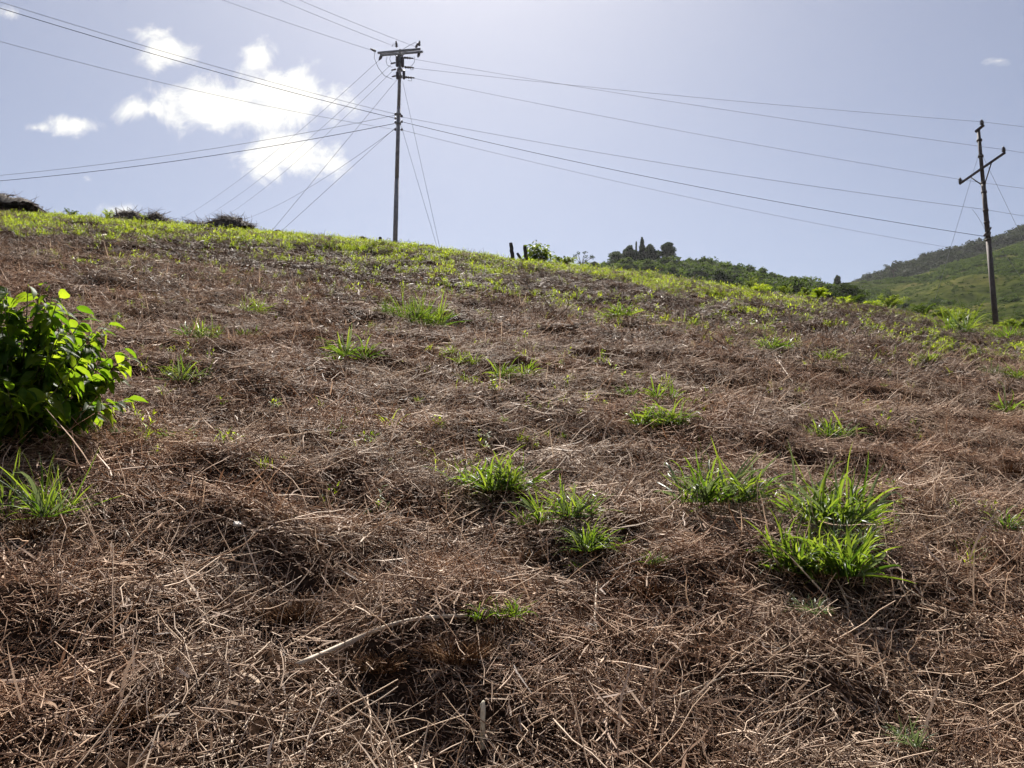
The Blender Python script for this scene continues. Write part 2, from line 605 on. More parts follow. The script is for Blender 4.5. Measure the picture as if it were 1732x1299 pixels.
# ------------------------------------------------------------------ scattering (stuff nobody could count)
def scatter(name, pts, rots, scl, idx, meshes, label, cat):
    me = bpy.data.meshes.new(name)
    me.from_pydata(np.asarray(pts).tolist(), [], [])
    for nm, tp, data, key in (('rot', 'FLOAT_VECTOR', rots, 'vector'), ('scl', 'FLOAT', scl, 'value'), ('idx', 'INT', idx, 'value')):
        at = me.attributes.new(nm, tp, 'POINT')
        at.data.foreach_set(key, np.asarray(data).astype(np.int32 if tp == 'INT' else np.float32).ravel())
    o = link(bpy.data.objects.new(name, me))
    tag(o, label, cat, kind='stuff')
    col = bpy.data.collections.new(name + '_source')
    for i, ms in enumerate(meshes):
        col.objects.link(bpy.data.objects.new('%s_piece_%02d' % (name, i), ms))
    ng = bpy.data.node_groups.new(name + '_nodes', 'GeometryNodeTree')
    ng.interface.new_socket('Geometry', in_out='INPUT', socket_type='NodeSocketGeometry')
    ng.interface.new_socket('Geometry', in_out='OUTPUT', socket_type='NodeSocketGeometry')
    N, Lk = ng.nodes, ng.links
    gi, go = N.new('NodeGroupInput'), N.new('NodeGroupOutput')
    ci = N.new('GeometryNodeCollectionInfo')
    ci.inputs['Collection'].default_value = col
    ci.inputs['Separate Children'].default_value = True
    ci.inputs['Reset Children'].default_value = True
    iop = N.new('GeometryNodeInstanceOnPoints')
    iop.inputs['Pick Instance'].default_value = True
    Lk.new(gi.outputs[0], iop.inputs['Points']); Lk.new(ci.outputs[0], iop.inputs['Instance'])
    for nm, tp, sock in (('rot', 'FLOAT_VECTOR', 'Rotation'), ('scl', 'FLOAT', 'Scale'), ('idx', 'INT', 'Instance Index')):
        na = N.new('GeometryNodeInputNamedAttribute')
        na.data_type = tp
        na.inputs['Name'].default_value = nm
        Lk.new(na.outputs['Attribute'], iop.inputs[sock])
    Lk.new(iop.outputs[0], go.inputs[0])
    md = o.modifiers.new('scatter', 'NODES')
    md.node_group = ng
    return o


def straw_line(r, L, pitch, yaw, p0, bend=0.35, segs=4, kink=True):
    pts = [np.array(p0, float)]
    for i in range(segs):
        d = np.array([math.cos(yaw) * math.cos(pitch), math.sin(yaw) * math.cos(pitch), math.sin(pitch)])
        pts.append(pts[-1] + d * L / segs)
        yaw += r.gauss(0, bend)
        pitch += r.gauss(0, bend * .45)
        if kink and r.random() < 0.10:
            yaw += r.choice((-1, 1)) * r.uniform(.5, 1.1)
    return np.array(pts)


def straw_clump(seed, n, rad, long_share=0.4, thick=1.0, mat='straw', up=0.10, lay=0.05):
    r = random.Random(seed)
    mb = MB()
    main = r.uniform(0, math.pi)
    for i in range(n):
        a, q = r.uniform(0, 6.283), rad * math.sqrt(r.random())
        L = r.uniform(.13, .30) if r.random() < long_share else r.uniform(.03, .125)
        yaw = main + r.gauss(0, .5) if r.random() < 0.35 else r.uniform(0, 6.283)
        pitch = r.uniform(.35, 1.1) if r.random() < up else r.gauss(0.03, .16)
        z = r.uniform(0.0, lay) + (0.01 if L > .14 else 0)
        pts = straw_line(r, L, pitch, yaw, (q * math.cos(a), q * math.sin(a), z), 0.22, 4 if L > .13 else 2)
        if pitch < .3:
            pts[:, 0] -= math.cos(yaw) * L / 2; pts[:, 1] -= math.sin(yaw) * L / 2
        tone = min(1, max(0, r.gauss(.53, .30) + (0.12 if L > .2 else 0)))
        if r.random() < 0.12:      # a dry, curled leaf
            w = r.uniform(.002, .0042) * thick
            side = np.array([-math.sin(yaw), math.cos(yaw), r.uniform(-.6, .6)]) * w
            k = len(pts)
            tap = np.array([.6, 1, .9, .6, .1] if k == 5 else [.7, 1, .2])[:, None]
            v = np.concatenate([pts - side * tap, pts + side * tap])
            mb.add(v, [(j, j + 1, k + j + 1, k + j) for j in range(k - 1)], tone)
        else:
            w = r.uniform(.0009, .0021) * thick * (1.15 if L > .2 else 1)
            mb.tube(pts, np.linspace(w, w * .75, len(pts)), 3, tone, caps=False)
    return mb.mesh('straw_clump', M[mat])


near_meshes = [straw_clump(100 + i, 270, .30, .13, 1.1, up=.2, lay=.055) for i in range(9)] + [straw_clump(130 + i, 45, .26, .7, 1.3, up=.2, lay=.07) for i in range(3)]
far_meshes = [straw_clump(200 + i, 130, .36, .10, 2.4, 'straw_far', .12, .05) for i in range(6)]


def chaff(seed):
    r = random.Random(seed)
    mb = MB()
    for i in range(260):
        a, q = r.uniform(0, 6.283), .25 * math.sqrt(r.random())
        L, yaw = r.uniform(.012, .06), r.uniform(0, 6.283)
        d = np.array([math.cos(yaw), math.sin(yaw), r.gauss(0, .25)]) * L / 2
        p = np.array([q * math.cos(a), q * math.sin(a), r.uniform(0, .02)])
        w = r.uniform(.0008, .0022)
        mb.tube([p - d, p + d + np.array([0, 0, r.gauss(0, .004)])], w, 3, min(1, max(0, r.gauss(.42, .28))), caps=False)
    return mb.mesh('chaff', M['straw'])


def field_points(n, y0, y1, power=1.0, side=2.0):
    """random points over the visible wedge of the slope, even per square metre"""
    y = np.sqrt(rng.uniform((y0 + side) ** 2, (y1 + side) ** 2, n)) - side
    x = rng.uniform(-1, 1, n) * (0.70 * y + side)
    return x, y


def jittered(per, y0, y1, side=2.0):
    """one point per square cell, so that no bare gap opens"""
    c = 1 / math.sqrt(per)
    w = .70 * y1 + side
    a, b = np.meshgrid(np.arange(-w, w, c), np.arange(y0, y1, c))
    a, b = a.ravel() + rng.uniform(0, c, a.size), b.ravel() + rng.uniform(0, c, b.size)
    k = np.abs(a) < .70 * b + side
    return a[k], b[k]


def lay_on_ground(x, y, lift=0.0, tilt=1.0):
    n = normal(x, y)
    n = n * tilt + np.array([0, 0, 1.0]) * (1 - tilt)
    n /= np.linalg.norm(n, axis=1)[:, None]
    return np.stack([x, y, height(x, y) + lift], -1), euler_from(n, rng.uniform(0, 6.283, len(x)))


xs, ys = [], []
for (y0, y1, per) in ((0.9, 5.5, 13), (5.5, 9.5, 9), (9.5, 16, 6)):
    a, b = jittered(per, y0, y1)
    xs.append(a); ys.append(b)
x, y = np.concatenate(xs), np.concatenate(ys)
pts, rots = lay_on_ground(x, y, -0.004)
chaff_meshes = [chaff(240 + i) for i in range(5)]
a, b = jittered(26, 0.9, 7.5)
pc, rc = lay_on_ground(a, b, -0.002)
scatter('straw_chaff', pc, rc, rng.uniform(.8, 1.2, len(a)), rng.integers(0, 5, len(a)), chaff_meshes, 'short broken chaff filling the gaps between straws', 'chaff')
scatter('straw_litter', pts, rots, rng.uniform(.75, 1.25, len(x)) * (1 + .03 * np.clip(y - 5, 0, 10)), rng.integers(0, len(near_meshes), len(x)), near_meshes,
        'brown cut straw lying tangled over the near slope', 'straw')
x, y = field_points(9500, 11.5, 43, side=5)
pts, rots = lay_on_ground(x, y, -0.01)
scatter('weathered_litter', pts, rots, rng.uniform(.9, 1.6, len(x)), rng.integers(0, 6, len(x)), far_meshes,
        'darker weathered straw and trash on the upper slope', 'straw')


# ------------------------------------------------------------------ blades and small weeds
def blade_arrays(r, L=1.0, w=.05, rise=1.0, droop=1.8, segs=6, fold=.25, side=0.0):
    """a grass blade from the origin along +X, rising then arching over; 3 points across"""
    pts, a, yaw = [np.zeros(3)], rise, 0.0
    for i in range(segs):
        pts.append(pts[-1] + np.array([math.cos(a) * math.cos(yaw), math.cos(a) * math.sin(yaw), math.sin(a)]) * L / segs)
        a -= droop / segs * (0.5 + i / segs)
        yaw += side / segs
    pts = np.array(pts)
    s = np.linspace(0, 1, segs + 1)
    ww = w * np.clip(np.minimum(.45 + 2.2 * s, 1.0) * (1 - s ** 2.6), 0.02, 1)
    v = []
    for p, q in zip(pts, ww):
        v += [p + np.array([0, -q / 2, fold * q]), p, p + np.array([0, q / 2, fold * q])]
    f = []
    for i in range(segs):
        k = i * 3
        f += [(k, k + 1, k + 4, k + 3), (k + 1, k + 2, k + 5, k + 4)]
    return np.array(v), f


def rot_z(v, a):
    c, s = math.cos(a), math.sin(a)
    return v @ np.array([[c, s, 0], [-s, c, 0], [0, 0, 1]])


def weed_mesh(seed, kind):
    r = random.Random(seed)
    mb = MB()
    if kind == 'grass':
        for i in range(r.randint(9, 15)):
            v, f = blade_arrays(r, r.uniform(.10, .26), r.uniform(.008, .014), r.uniform(.7, 1.5), r.uniform(.4, 1.8), 4)
            mb.add(rot_z(v, r.uniform(0, 6.28)) + np.array([r.gauss(0, .04), r.gauss(0, .04), 0]), f, r.uniform(0.2, .9))
    else:
        for k in range(r.randint(2, 4)):
            base = np.array([r.gauss(0, .06), r.gauss(0, .06), 0])
            h = r.uniform(.05, .28)
            top = base + np.array([r.gauss(0, .03), r.gauss(0, .03), h])
            mb.tube([base, top], [.003, .002], 3, .3, caps=False)
            for i in range(r.randint(5, 9)):
                s = r.uniform(.35, 1)
                v, f = blade_arrays(r, r.uniform(.03, .085), r.uniform(.012, .026), r.uniform(0, 1.1), r.uniform(.3, 1.4), 3, .2)
                mb.add(rot_z(v, r.uniform(0, 6.28)) + base + (top - base) * s, f, r.uniform(.2, 1))
    return mb.mesh('weed', M['weed'])


weed_meshes = [weed_mesh(300 + i, 'grass') for i in range(5)] + [weed_mesh(320 + i, 'leafy') for i in range(4)]


def to_pixel(p):
    d = np.asarray(p) - EYE
    c, s = math.cos(PITCH), math.sin(PITCH)
    dep = d[..., 1] * c + d[..., 2] * s
    up = -d[..., 1] * s + d[..., 2] * c
    return CX + FPX * d[..., 0] / dep, CY - FPX * up / dep


# weeds grow thickest along the brow of the hill, in drifts below it and thinly further down
x, y = field_points(60000, 12, 43.5, side=7)
z = height(x, y)
px, py = to_pixel(np.stack([x, y, z], -1))
below = py - np.interp(px, [p[0] for p in SKYLINE], [p[1] for p in SKYLINE])
drift = fbm(x / 3.2, y / 3.0, 61, 3)
fine = fbm(x / .8, y / .8, 71, 2)
left = 1 - sstep(430, 900, px)
band = 10 + 11 * left + 5 * sstep(820, 1000, px) * (1 - sstep(1180, 1320, px))
prob = 0.9 * (1 - sstep(band * .6, band * 1.5, below)) * (1 - .75 * sstep(1230, 1330, px))
prob += 0.36 * sstep(.50, .62, drift) * (1 - sstep(60, 115, below)) * (0.45 + 1.0 * sstep(.45, .6, fine))
prob += 0.035 * (1 - sstep(80, 170, below))
keep = rng.random(len(x)) < prob * np.where(fine > .44, 1, .14)
x, y, below = x[keep], y[keep], below[keep]
pts, rots = lay_on_ground(x, y, 0.0, 0.3)
scatter('ridge_weeds', pts, rots, rng.uniform(.6, 1.35, len(x)) * (.9 + .15 * sstep(4, 14, below) - .25 * sstep(20, 70, below)), rng.integers(0, 9, len(x)), weed_meshes,
        'bright green young weeds carpeting the brow of the hill', 'weeds')
print('weeds', len(x))

# ------------------------------------------------------------------ shrubs and woods on the far hills (read as one mass)
def leaf_cloud(r, mb, lobes, n, size, flat=.5):
    """n small leaf faces spread through the outer volume of each lobe (centre, radii)"""
    for c, rad in lobes:
        c, rad = np.asarray(c, float), np.asarray(rad, float)
        lobe_tone = r.uniform(-.2, .2)
        for i in range(n):
            d = np.array([r.gauss(0, 1), r.gauss(0, 1), r.gauss(0, 1)])
            d /= np.linalg.norm(d)
            q = c + d * rad * (r.random() ** .35) * r.uniform(.85, 1.12)
            a = np.array([r.gauss(0, 1), r.gauss(0, 1), r.gauss(0, flat)]); a /= np.linalg.norm(a)
            b = np.cross(a, d + .3 * np.array([r.gauss(0, 1), r.gauss(0, 1), r.gauss(0, 1)])); b /= np.linalg.norm(b) + 1e-9
            s1, s2 = size * r.uniform(.6, 1.3), size * r.uniform(.35, .7)
            mb.add([q - a * s1, q + b * s2, q + a * s1, q - b * s2], [(0, 1, 2, 3)], min(1, max(0, .5 + lobe_tone + r.gauss(0, .2))))


def shrub_mesh(seed, mat, n=60, size=.13, tall=.75):
    r = random.Random(seed)
    mb = MB()
    lobes = [((r.gauss(0, .38), r.gauss(0, .38), r.uniform(.25, .6) * tall), (r.uniform(.3, .5), r.uniform(.3, .5), r.uniform(.28, .5) * tall)) for _ in range(7)]
    leaf_cloud(r, mb, lobes, n, size)
    return mb.mesh('shrub', M[mat], smooth=False)


def hill_points(A, n, r0, r1, c0, c1):
    """random points on rows r0..r1 (0 foot, 1 crest) and pixel columns c0..c1 of a hill sheet"""
    a = rng.uniform(r0, r1, n) * 45
    colpx = to_pixel(A[30])[0]
    b = np.interp(rng.uniform(c0, c1, n), colpx, np.arange(A.shape[1]))
    i, j = np.clip(a.astype(int), 0, 44), np.clip(b.astype(int), 0, A.shape[1] - 2)
    fa, fb = (a - i)[:, None], (b - j)[:, None]
    return (A[i, j] * (1 - fa) + A[i + 1, j] * fa) * (1 - fb) + (A[i, j + 1] * (1 - fa) + A[i + 1, j + 1] * fa) * fb


shrubs = [shrub_mesh(400 + i, 'shrub') for i in range(6)]
woods = [shrub_mesh(420 + i, 'forest', 70, .12, 1.0) for i in range(5)]


def upright(n):
    return np.stack([np.zeros(n), np.zeros(n), rng.uniform(0, 6.283, n)], -1)


p = hill_points(HM, 1500, .35, 1.0, 930, 1490)
scatter('shrubland', p - np.array([0, 0, .2]), upright(len(p)), rng.uniform(1.6, 4.2, len(p)), rng.integers(0, 6, len(p)), shrubs,
        'dense green shrubs covering the low hill', 'shrubs')
p = hill_points(HF, 1500, .25, 1.0, 1455, 1900)
scatter('forest', p - np.array([0, 0, .5]), upright(len(p)), rng.uniform(4.5, 9.5, len(p)), rng.integers(0, 5, len(p)), woods,
        'dark woodland covering the far ridge', 'forest')
p = hill_points(HR, 5200, .12, .98, 1390, 1900)
q = fbm(p[:, 0] / 22, p[:, 1] / 60, 91, 3)
p = np.concatenate([p[q > .47], hill_points(HR, 5000, .05, .99, 1380, 1900)])
big_ = np.arange(len(p)) < int((q > .47).sum())
scatter('hillside_scrub', p - np.array([0, 0, .3]), upright(len(p)), np.where(big_, rng.uniform(.8, 2.8, len(p)), rng.uniform(.35, 1.0, len(p))), rng.integers(0, 6, len(p)), shrubs,
        'scattered low scrub over the grassy slope', 'scrub')


# ------------------------------------------------------------------ single trees on the low hill
def tree(name, label, px, py_base, py_top, w_px, shape, depth, mat='tree', group='trees on the low hill'):
    r = random.Random(int(px * 7 + py_top))
    base, top = P(px, py_base, depth), P(px, py_top, depth)
    H, W = top[2] - base[2], 1.22 * w_px / FPX * depth
    e = empty(name, base, label, 'tree', group)
    tr = MB()
    if shape == 'sparse':
        tr.tube([(0, 0, -1), (0.1 * W, 0, H * .3), (-.03 * W, 0, H * .6)], [.05 * H, .035 * H, .02 * H], 6)
        tips = []
        for i in range(9):
            a = r.uniform(0, 6.28)
            tip = np.array([math.cos(a) * W * r.uniform(.2, .5), math.sin(a) * W * .35, H * r.uniform(.7, 1.0)])
            tr.tube([(.05 * W, 0, H * r.uniform(.25, .5)), tip * np.array([.5, .5, .85]), tip], [.02 * H, .012 * H, .006 * H], 4)
            tips.append(tip)
        tr.build('trunk', M['bark'], e)
        c = MB()
        leaf_cloud(r, c, [(t_, (W * .10, W * .10, H * .07)) for t_ in tips], 26, .035 * H)
    else:
        tr.tube([(0, 0, -1), (0, 0, H * .55)], [.05 * H, .02 * H], 6)
        for i in range(4):
            a = i * 1.6
            tr.tube([(0, 0, H * .3), (math.cos(a) * W * .25, math.sin(a) * W * .25, H * .6)], [.02 * H, .008 * H], 4)
        tr.build('trunk', M['bark'], e)
        c = MB()
        lobes = []
        for i in range(14):
            k = (i + .5) / 14
            if shape == 'cone':
                z, w = k, (1 - k) * .5 + .04
            elif shape == 'column':
                z, w = .12 + k * .8, .34 + .13 * math.sin(min(1, (1 - k) * 3) * 1.5)
            elif shape == 'spire':
                z, w = k * .95, .25
            else:
                z, w = .10 + .78 * k, .5 * math.sqrt(max(.05, 1 - (2 * k - .8) ** 2 / 1.5))
            rr = r.uniform(.0, .42) * w * W
            a = r.uniform(0, 6.28)
            lobes.append(((math.cos(a) * rr, math.sin(a) * rr, z * H), (w * W * .62, w * W * .62, H * .13)))
        leaf_cloud(r, c, lobes, 300, .05 * H if shape != 'spire' else .03 * H)
    c.build('crown', M[mat], e, smooth=False)
    return e


TREES = [('round_tree', 'dark round tree at the lower end of the hilltop tree row', 1042, 455, 424, 40, 'round', 246, 'tree'),
         ('round_tree', 'taller round dark tree beside the thin spire tree', 1067, 455, 415, 42, 'round', 247, 'tree'),
         ('spire_tree', 'needle thin dark tree in the middle of the hilltop tree row', 1077, 452, 410, 3.5, 'spire', 246, 'tree'),
         ('conical_tree', 'pointed conical tree, highest of the hilltop tree row', 1087, 452, 406, 26, 'cone', 245, 'tree'),
         ('round_tree', 'broad dark tree just beside the pointed conical tree', 1101, 456, 413, 36, 'round', 248, 'tree'),
         ('column_tree', 'block shaped dark tree standing apart on the hilltop', 1130, 452, 410, 30, 'column', 244, 'tree'),
         ('leafy_tree', 'lighter green tree below the round dark trees', 1062, 474, 434, 50, 'round', 225, 'shrub'),
         ('leafy_tree', 'green tree below the pointed conical tree', 1097, 476, 438, 46, 'round', 226, 'shrub'),
         ('leafy_tree', 'green tree below the block shaped dark tree', 1140, 482, 448, 48, 'round', 222, 'shrub'),
         ('sparse_tree', 'small thin leaved tree close beside the fence line bush', 956, 466, 435, 18, 'sparse', 230, 'shrub'),
         ('sparse_tree', 'bare branched tree with open crown against the sky', 983, 470, 431, 38, 'sparse', 225, 'tree'),
         ('round_tree', 'low rounded tree beside the bare branched tree', 1006, 468, 442, 28, 'round', 228, 'tree'),
         ('round_tree', 'small round tree alone on the falling hill crest', 1196, 462, 436, 16, 'round', 244, 'tree'),
         ('round_tree', 'dark lone tree in the dip between both hills', 1417, 486, 465, 16, 'round', 300, 'tree'),
         ('flat_tree', 'flat topped tree at the lower end of the forest ridge', 1510, 472, 447, 26, 'sparse', 420, 'forest'),
         ('leafy_tree', 'dark bushy tree hanging over the field edge', 1432, 522, 478, 76, 'round', 150, 'tree'),
         ('leafy_tree', 'bushy olive tree on the dip side of the field edge', 1345, 514, 470, 80, 'round', 155, 'shrub'),
         ('leafy_tree', 'dark shrubby tree under the falling hill crest', 1222, 498, 456, 56, 'round', 170, 'tree'),
         ('leafy_tree', 'wide dark shrub between two bushy trees at the field edge', 1392, 522, 482, 66, 'round', 140, 'tree')]
for a in TREES:
    tree(*a[:8], mat=a[8])


# ------------------------------------------------------------------ utility poles
def sag_line(p0, p1, sag, n=18):
    s = np.linspace(0, 1, n)[:, None]
    q = np.asarray(p0) * (1 - s) + np.asarray(p1) * s
    q[:, 2] -= (4 * sag * s * (1 - s))[:, 0]
    return q


def insulator(mb, base, axis, L, rad):
    """stack of porcelain skirts along an axis"""
    axis = np.asarray(axis, float) / np.linalg.norm(axis)
    base = np.asarray(base, float)
    s = np.linspace(0, 1, 9)
    r = rad * np.array([.35, 1, .45, 1, .45, .95, .4, .55, .3])
    mb.tube(base + s[:, None] * axis * L, r, 8)


Y1 = 39.3
b1 = P(668, 418, Y1)
b1[2] = float(height(b1[0], b1[1])) - .1
t1 = P(677, 84, Y1)
pole = empty('utility_pole', b1, 'tall utility pole on the brow with double crossarm and many wires', 'utility pole')
ax1 = (t1 - b1)
PL = np.linalg.norm(ax1)


def on_pole(s):
    return ax1 * s


def loc(px, py, dep, o):
    return P(px, py, dep) - o


def part(mb, name, mat, parent, smooth=True):
    return mb.build(name, M[mat], parent, smooth)


mb = MB()
mb.tube([on_pole(0) - np.array([0, 0, .8]), on_pole(.34)], [.125, .117], 12)
part(mb, 'lower_shaft', 'pole', pole)
mb = MB(); mb.tube([on_pole(.335), on_pole(.70)], [.107, .10], 12); part(mb, 'middle_shaft', 'pole', pole)
mb = MB(); mb.tube([on_pole(.695), on_pole(1.0)], [.09, .08], 12); part(mb, 'upper_shaft', 'pole', pole)
arms = []
for k, (y_l, y_r, dd, shift) in enumerate(((89.5, 83.0, -.16, 0), (93.5, 87.5, .16, 4))):
    a, b = loc(639 + shift, y_l, Y1 + dd + .35, b1), loc(711 + shift, y_r, Y1 + dd - .35, b1)
    arms.append((a, b))
    mb = MB()
    d = (b - a); L = np.linalg.norm(d); d /= L
    up = np.array([0, 0, 1.0]); w = np.cross(up, d); w /= np.linalg.norm(w); up = np.cross(d, w)
    mb.box((a + b) / 2, (L / 2, .04, .048), np.stack([d, w, up], 1))
    part(mb, 'crossarm', 'metal', pole, False)
for sx in (-1, 1):
    mb = MB()
    foot = on_pole(.945)
    a, b = arms[0]
    mid = (a + b) / 2 + (b - a) * .17 * sx
    mb.tube([foot, mid], .022, 6)
    part(mb, 'brace', 'metal', pole)
for (px, py, dx, dz, L) in ((636, 87, -.6, .15, .32), (645, 95, -.35, -1, .30), (671, 80, -.1, 1, .32), (703, 81, .3, .35, .3), (709, 78, .1, 1, .28), (709, 90, -.2, -1, .3)):
    mb = MB()
    insulator(mb, loc(px, py, Y1, b1), (dx, -.3, dz), L, .085)
    part(mb, 'insulator', 'porcelain', pole)
for (px, py) in ((687, 98), (688, 114), (689, 131)):          # dead-end insulators of the line to the second pole
    mb = MB()
    insulator(mb, loc(px - 4, py - .6, Y1 - .05, b1), (1, -.05, -.12), .52, .075)
    part(mb, 'strain_insulator', 'porcelain', pole)
for (px, py) in ((669, 106), (670, 117), (671, 128)):
    mb = MB()
    insulator(mb, loc(px, py, Y1 + .05, b1), (-1, .2, -.1), .28, .06)
    part(mb, 'strain_insulator', 'porcelain', pole)
for (x0, py0, py1, dy) in ((671.5, 95, 113, -.16), (681, 96, 114, -.16), (676.5, 99, 120, .2), (683, 119, 134, -.14), (672, 121, 134, -.14)):
    mb = MB()
    a, b = loc(x0, py0, Y1 + dy, b1), loc(x0 + .3, py1, Y1 + dy, b1)
    s = np.linspace(0, 1, 9)[:, None]
    mb.tube(a * (1 - s) + b * s, .085 * np.array([.5, 1, .85, 1, .85, 1, .85, 1, .5]), 10)
    part(mb, 'fuse_cutout', 'porcelain', pole)
for f_ in (.967, .935, .895, .86, .665, .62):
    c = on_pole(f_)
    mb = MB()
    mb.tube([c - np.array([0, 0, .05]), c + np.array([0, 0, .05])], .15, 12)
    part(mb, 'clamp', 'metal', pole)
for (pts_) in ([(634, 88), (633, 98), (640, 115), (650, 128), (664, 134)], [(655, 96), (653, 103), (655, 110), (663, 114)], [(661, 94), (659, 100), (662, 106), (668, 107)],
               [(663, 79), (665, 74), (669, 76), (671, 81)], [(681, 84), (692, 77), (702, 72), (708, 76)], [(701, 96), (701, 105), (696, 112), (690, 113)],
               [(697, 113), (699, 118), (694, 118)], [(697, 131), (696, 137), (690, 136)]):
    mb = MB()
    q = np.array([loc(a, b, Y1 - .1 + .05 * i, b1) for i, (a, b) in enumerate(pts_)])
    mb.tube(q, .013, 5)
    part(mb, 'jumper_loop', 'wire', pole)
for i, (px, py, sx) in enumerate(((671, 194, -1), (678, 197.5, 1), (671, 201, -1), (669.5, 208, -1), (679, 206.5, 1), (671, 220, -1), (677, 220, 1))):
    mb = MB()
    a = loc(674.5, py, Y1, b1)
    mb.tube([a, a + np.array([sx * .17, -.05, 0])], .02, 6)
    insulator(mb, a + np.array([sx * .17, -.05, -.06]), (0, 0, 1), .15, .06)
    part(mb, 'spool_insulator', 'porcelain', pole)

Y2 = 36.6
b2 = P(1685, 556, Y2)
b2[2] = float(height(b2[0], b2[1])) - .1
t2 = P(1655, 221, Y2)
pole2 = empty('utility_pole', b2, 'thin dark leaning utility pole with a single slanted crossarm', 'utility pole')
ax2 = t2 - b2
mb = MB(); mb.tube([np.array([0, 0, -.6]), ax2 * .45], [.125, .112], 12); part(mb, 'lower_shaft', 'pole_dark', pole2)
mb = MB(); mb.tube([ax2 * .445, ax2 * .74], [.112, .10], 12); part(mb, 'middle_shaft', 'pole_dark', pole2)
mb = MB(); mb.tube([ax2 * .735, ax2], [.088, .075], 12); part(mb, 'upper_shaft', 'pole_dark', pole2)


def bar(name, p, q, w, h, mat, parent):
    mb = MB()
    d = q - p; L = np.linalg.norm(d); d /= L
    wv = np.cross([0, 0, 1.0], d); wv /= np.linalg.norm(wv)
    mb.box((p + q) / 2, (L / 2, w, h), np.stack([d, wv, np.cross(d, wv)], 1))
    return part(mb, name, mat, parent, False)


A2, B2 = loc(1623, 311, Y2 + 1.1, b2), loc(1700, 258, Y2 - 1.3, b2)
mid2 = (A2 + B2) / 2
bar('crossarm', A2, B2, .04, .045, 'pole_dark', pole2)
bar('top_bracket', loc(1650, 223, Y2 + .1, b2), loc(1664, 211.5, Y2 - .3, b2), .05, .05, 'pole_dark', pole2)
for (p, q) in ((loc(1664.5, 315, Y2, b2), A2 + (B2 - A2) * .72), (loc(1665, 316, Y2, b2), A2 + (B2 - A2) * .24)):
    mb = MB(); mb.tube([p, q], .028, 6); part(mb, 'brace', 'pole_dark', pole2)
for (px, py, dd) in ((1661, 211, -.3), (1698, 257, -1.25), (1624.5, 309, 1.05)):
    mb = MB(); insulator(mb, loc(px, py, Y2 + dd, b2), (0, 0, 1), .26, .10); part(mb, 'insulator', 'porcelain', pole2)
for f_ in (.60, .69, .735, .87, .95, .54, .455):
    c = ax2 * f_
    mb = MB()
    mb.tube([c - np.array([0, 0, .05]), c + np.array([0, 0, .05])], .125, 12)
    part(mb, 'clamp', 'pole_dark', pole2)
for (px, py) in ((1672, 391), (1664, 400), (1671, 399)):
    mb = MB(); insulator(mb, loc(px, py, Y2 - .1, b2), (.4, -.3, .7), .22, .07); part(mb, 'spool_insulator', 'porcelain', pole2)


# ------------------------------------------------------------------ wires
def wire(name, p0, p1, sag, label, r=.011, cat='wire', group=None, mat='wire', n=18):
    o0 = np.asarray(p0)
    mb = MB()
    mb.tube(sag_line(p0, p1, sag, n) - o0, r * .68, 5)
    o = mb.build(name, M[mat])
    o.location = o0
    return tag(o, label, cat, group)


def level(p0, px, py, dz):
    """point on the sight line of a pixel whose height is that of p0 plus dz"""
    u, v = pix_uv(px, py)
    d = (p0[2] + dz - EYE[2]) / v
    return np.array([u * d, d, p0[2] + dz])


GW = 'conductors reaching the tall pole'
p0 = P(635, 87, Y1 + .3); wire('power_line', p0, level(p0, 148, -84, 0), .12, 'lowest of three wires leaving the top crossarm upwards to the left', group=GW)
p0 = P(669, 79, Y1); wire('power_line', p0, level(p0, 275, -88, 0), .12, 'middle of three wires leaving the top crossarm upwards to the left', group=GW)
p0 = P(705, 80, Y1 - .3); wire('power_line', p0, level(p0, 310, -87, 0), .12, 'topmost of three wires leaving the top crossarm upwards to the left', group=GW)
p0 = P(669, 193, Y1); wire('service_cable', p0, level(p0, -330, -104, -.3), .3, 'upper of two close cables crossing the big cloud to the lower rack', .013, group=GW)
p0 = P(668, 200, Y1); wire('service_cable', p0, level(p0, -330, -92, -.3), .3, 'lower and darker of two close cables crossing the big cloud', .018, group=GW, mat='insul')
p0 = P(668, 219, Y1); wire('service_cable', p0, level(p0, -330, -26, -.3), .5, 'single cable crossing the middle of the big cloud', .012, group=GW)
p0 = P(668, 195, Y1); wire('service_cable', p0, P(-300, 315, Y1 + 5), .75, 'upper of two cables running level to the left below the cloud', .014, group=GW)
p0 = P(667, 209, Y1); wire('service_cable', p0, P(-300, 322, Y1 + 5), .75, 'lower and darker of two cables running level below the cloud', .02, group=GW, mat='insul')
for (a, b, lab) in (((644, 99), (290, 378), 'farthest left of the faint wires dropping behind the brow'), ((664, 107), (322, 380), 'second of the faint wires dropping behind the brow'),
                    ((666, 118), (352, 382), 'third of the faint wires dropping behind the brow'), ((667, 219), (385, 378), 'faint wire from the lower rack dropping behind the brow')):
    wire('power_line', P(*a, Y1), P(*b, 88), .9, lab, .013, group=GW)
GB = 'conductors between both poles'
A_, B_, C_ = P(1698, 253, Y2 - 1.25), P(1661, 206, Y2 - .3), P(1624, 303.5, Y2 + 1.05)
wire('power_line', P(697, 99.5, Y1), A_, .16, 'wire from the upper strain insulator to the high end of the slanted crossarm', group=GB)
wire('power_line', P(697, 115, Y1), B_, .14, 'wire between the tall pole and the very top of the leaning pole', group=GB)
wire('power_line', P(698, 132, Y1), C_, .18, 'wire from the lowest strain insulator to the low end of the slanted crossarm', group=GB)
D_, E_ = P(1664, 354, Y2), P(1666, 400, Y2)
wire('service_cable', P(681, 198, Y1), D_, .26, 'upper cable of the lower three between both poles', .013, group=GB)
wire('service_cable', P(682, 206.5, Y1), E_, .36, 'dark middle cable of the lower three between both poles', .017, group=GB, mat='insul')
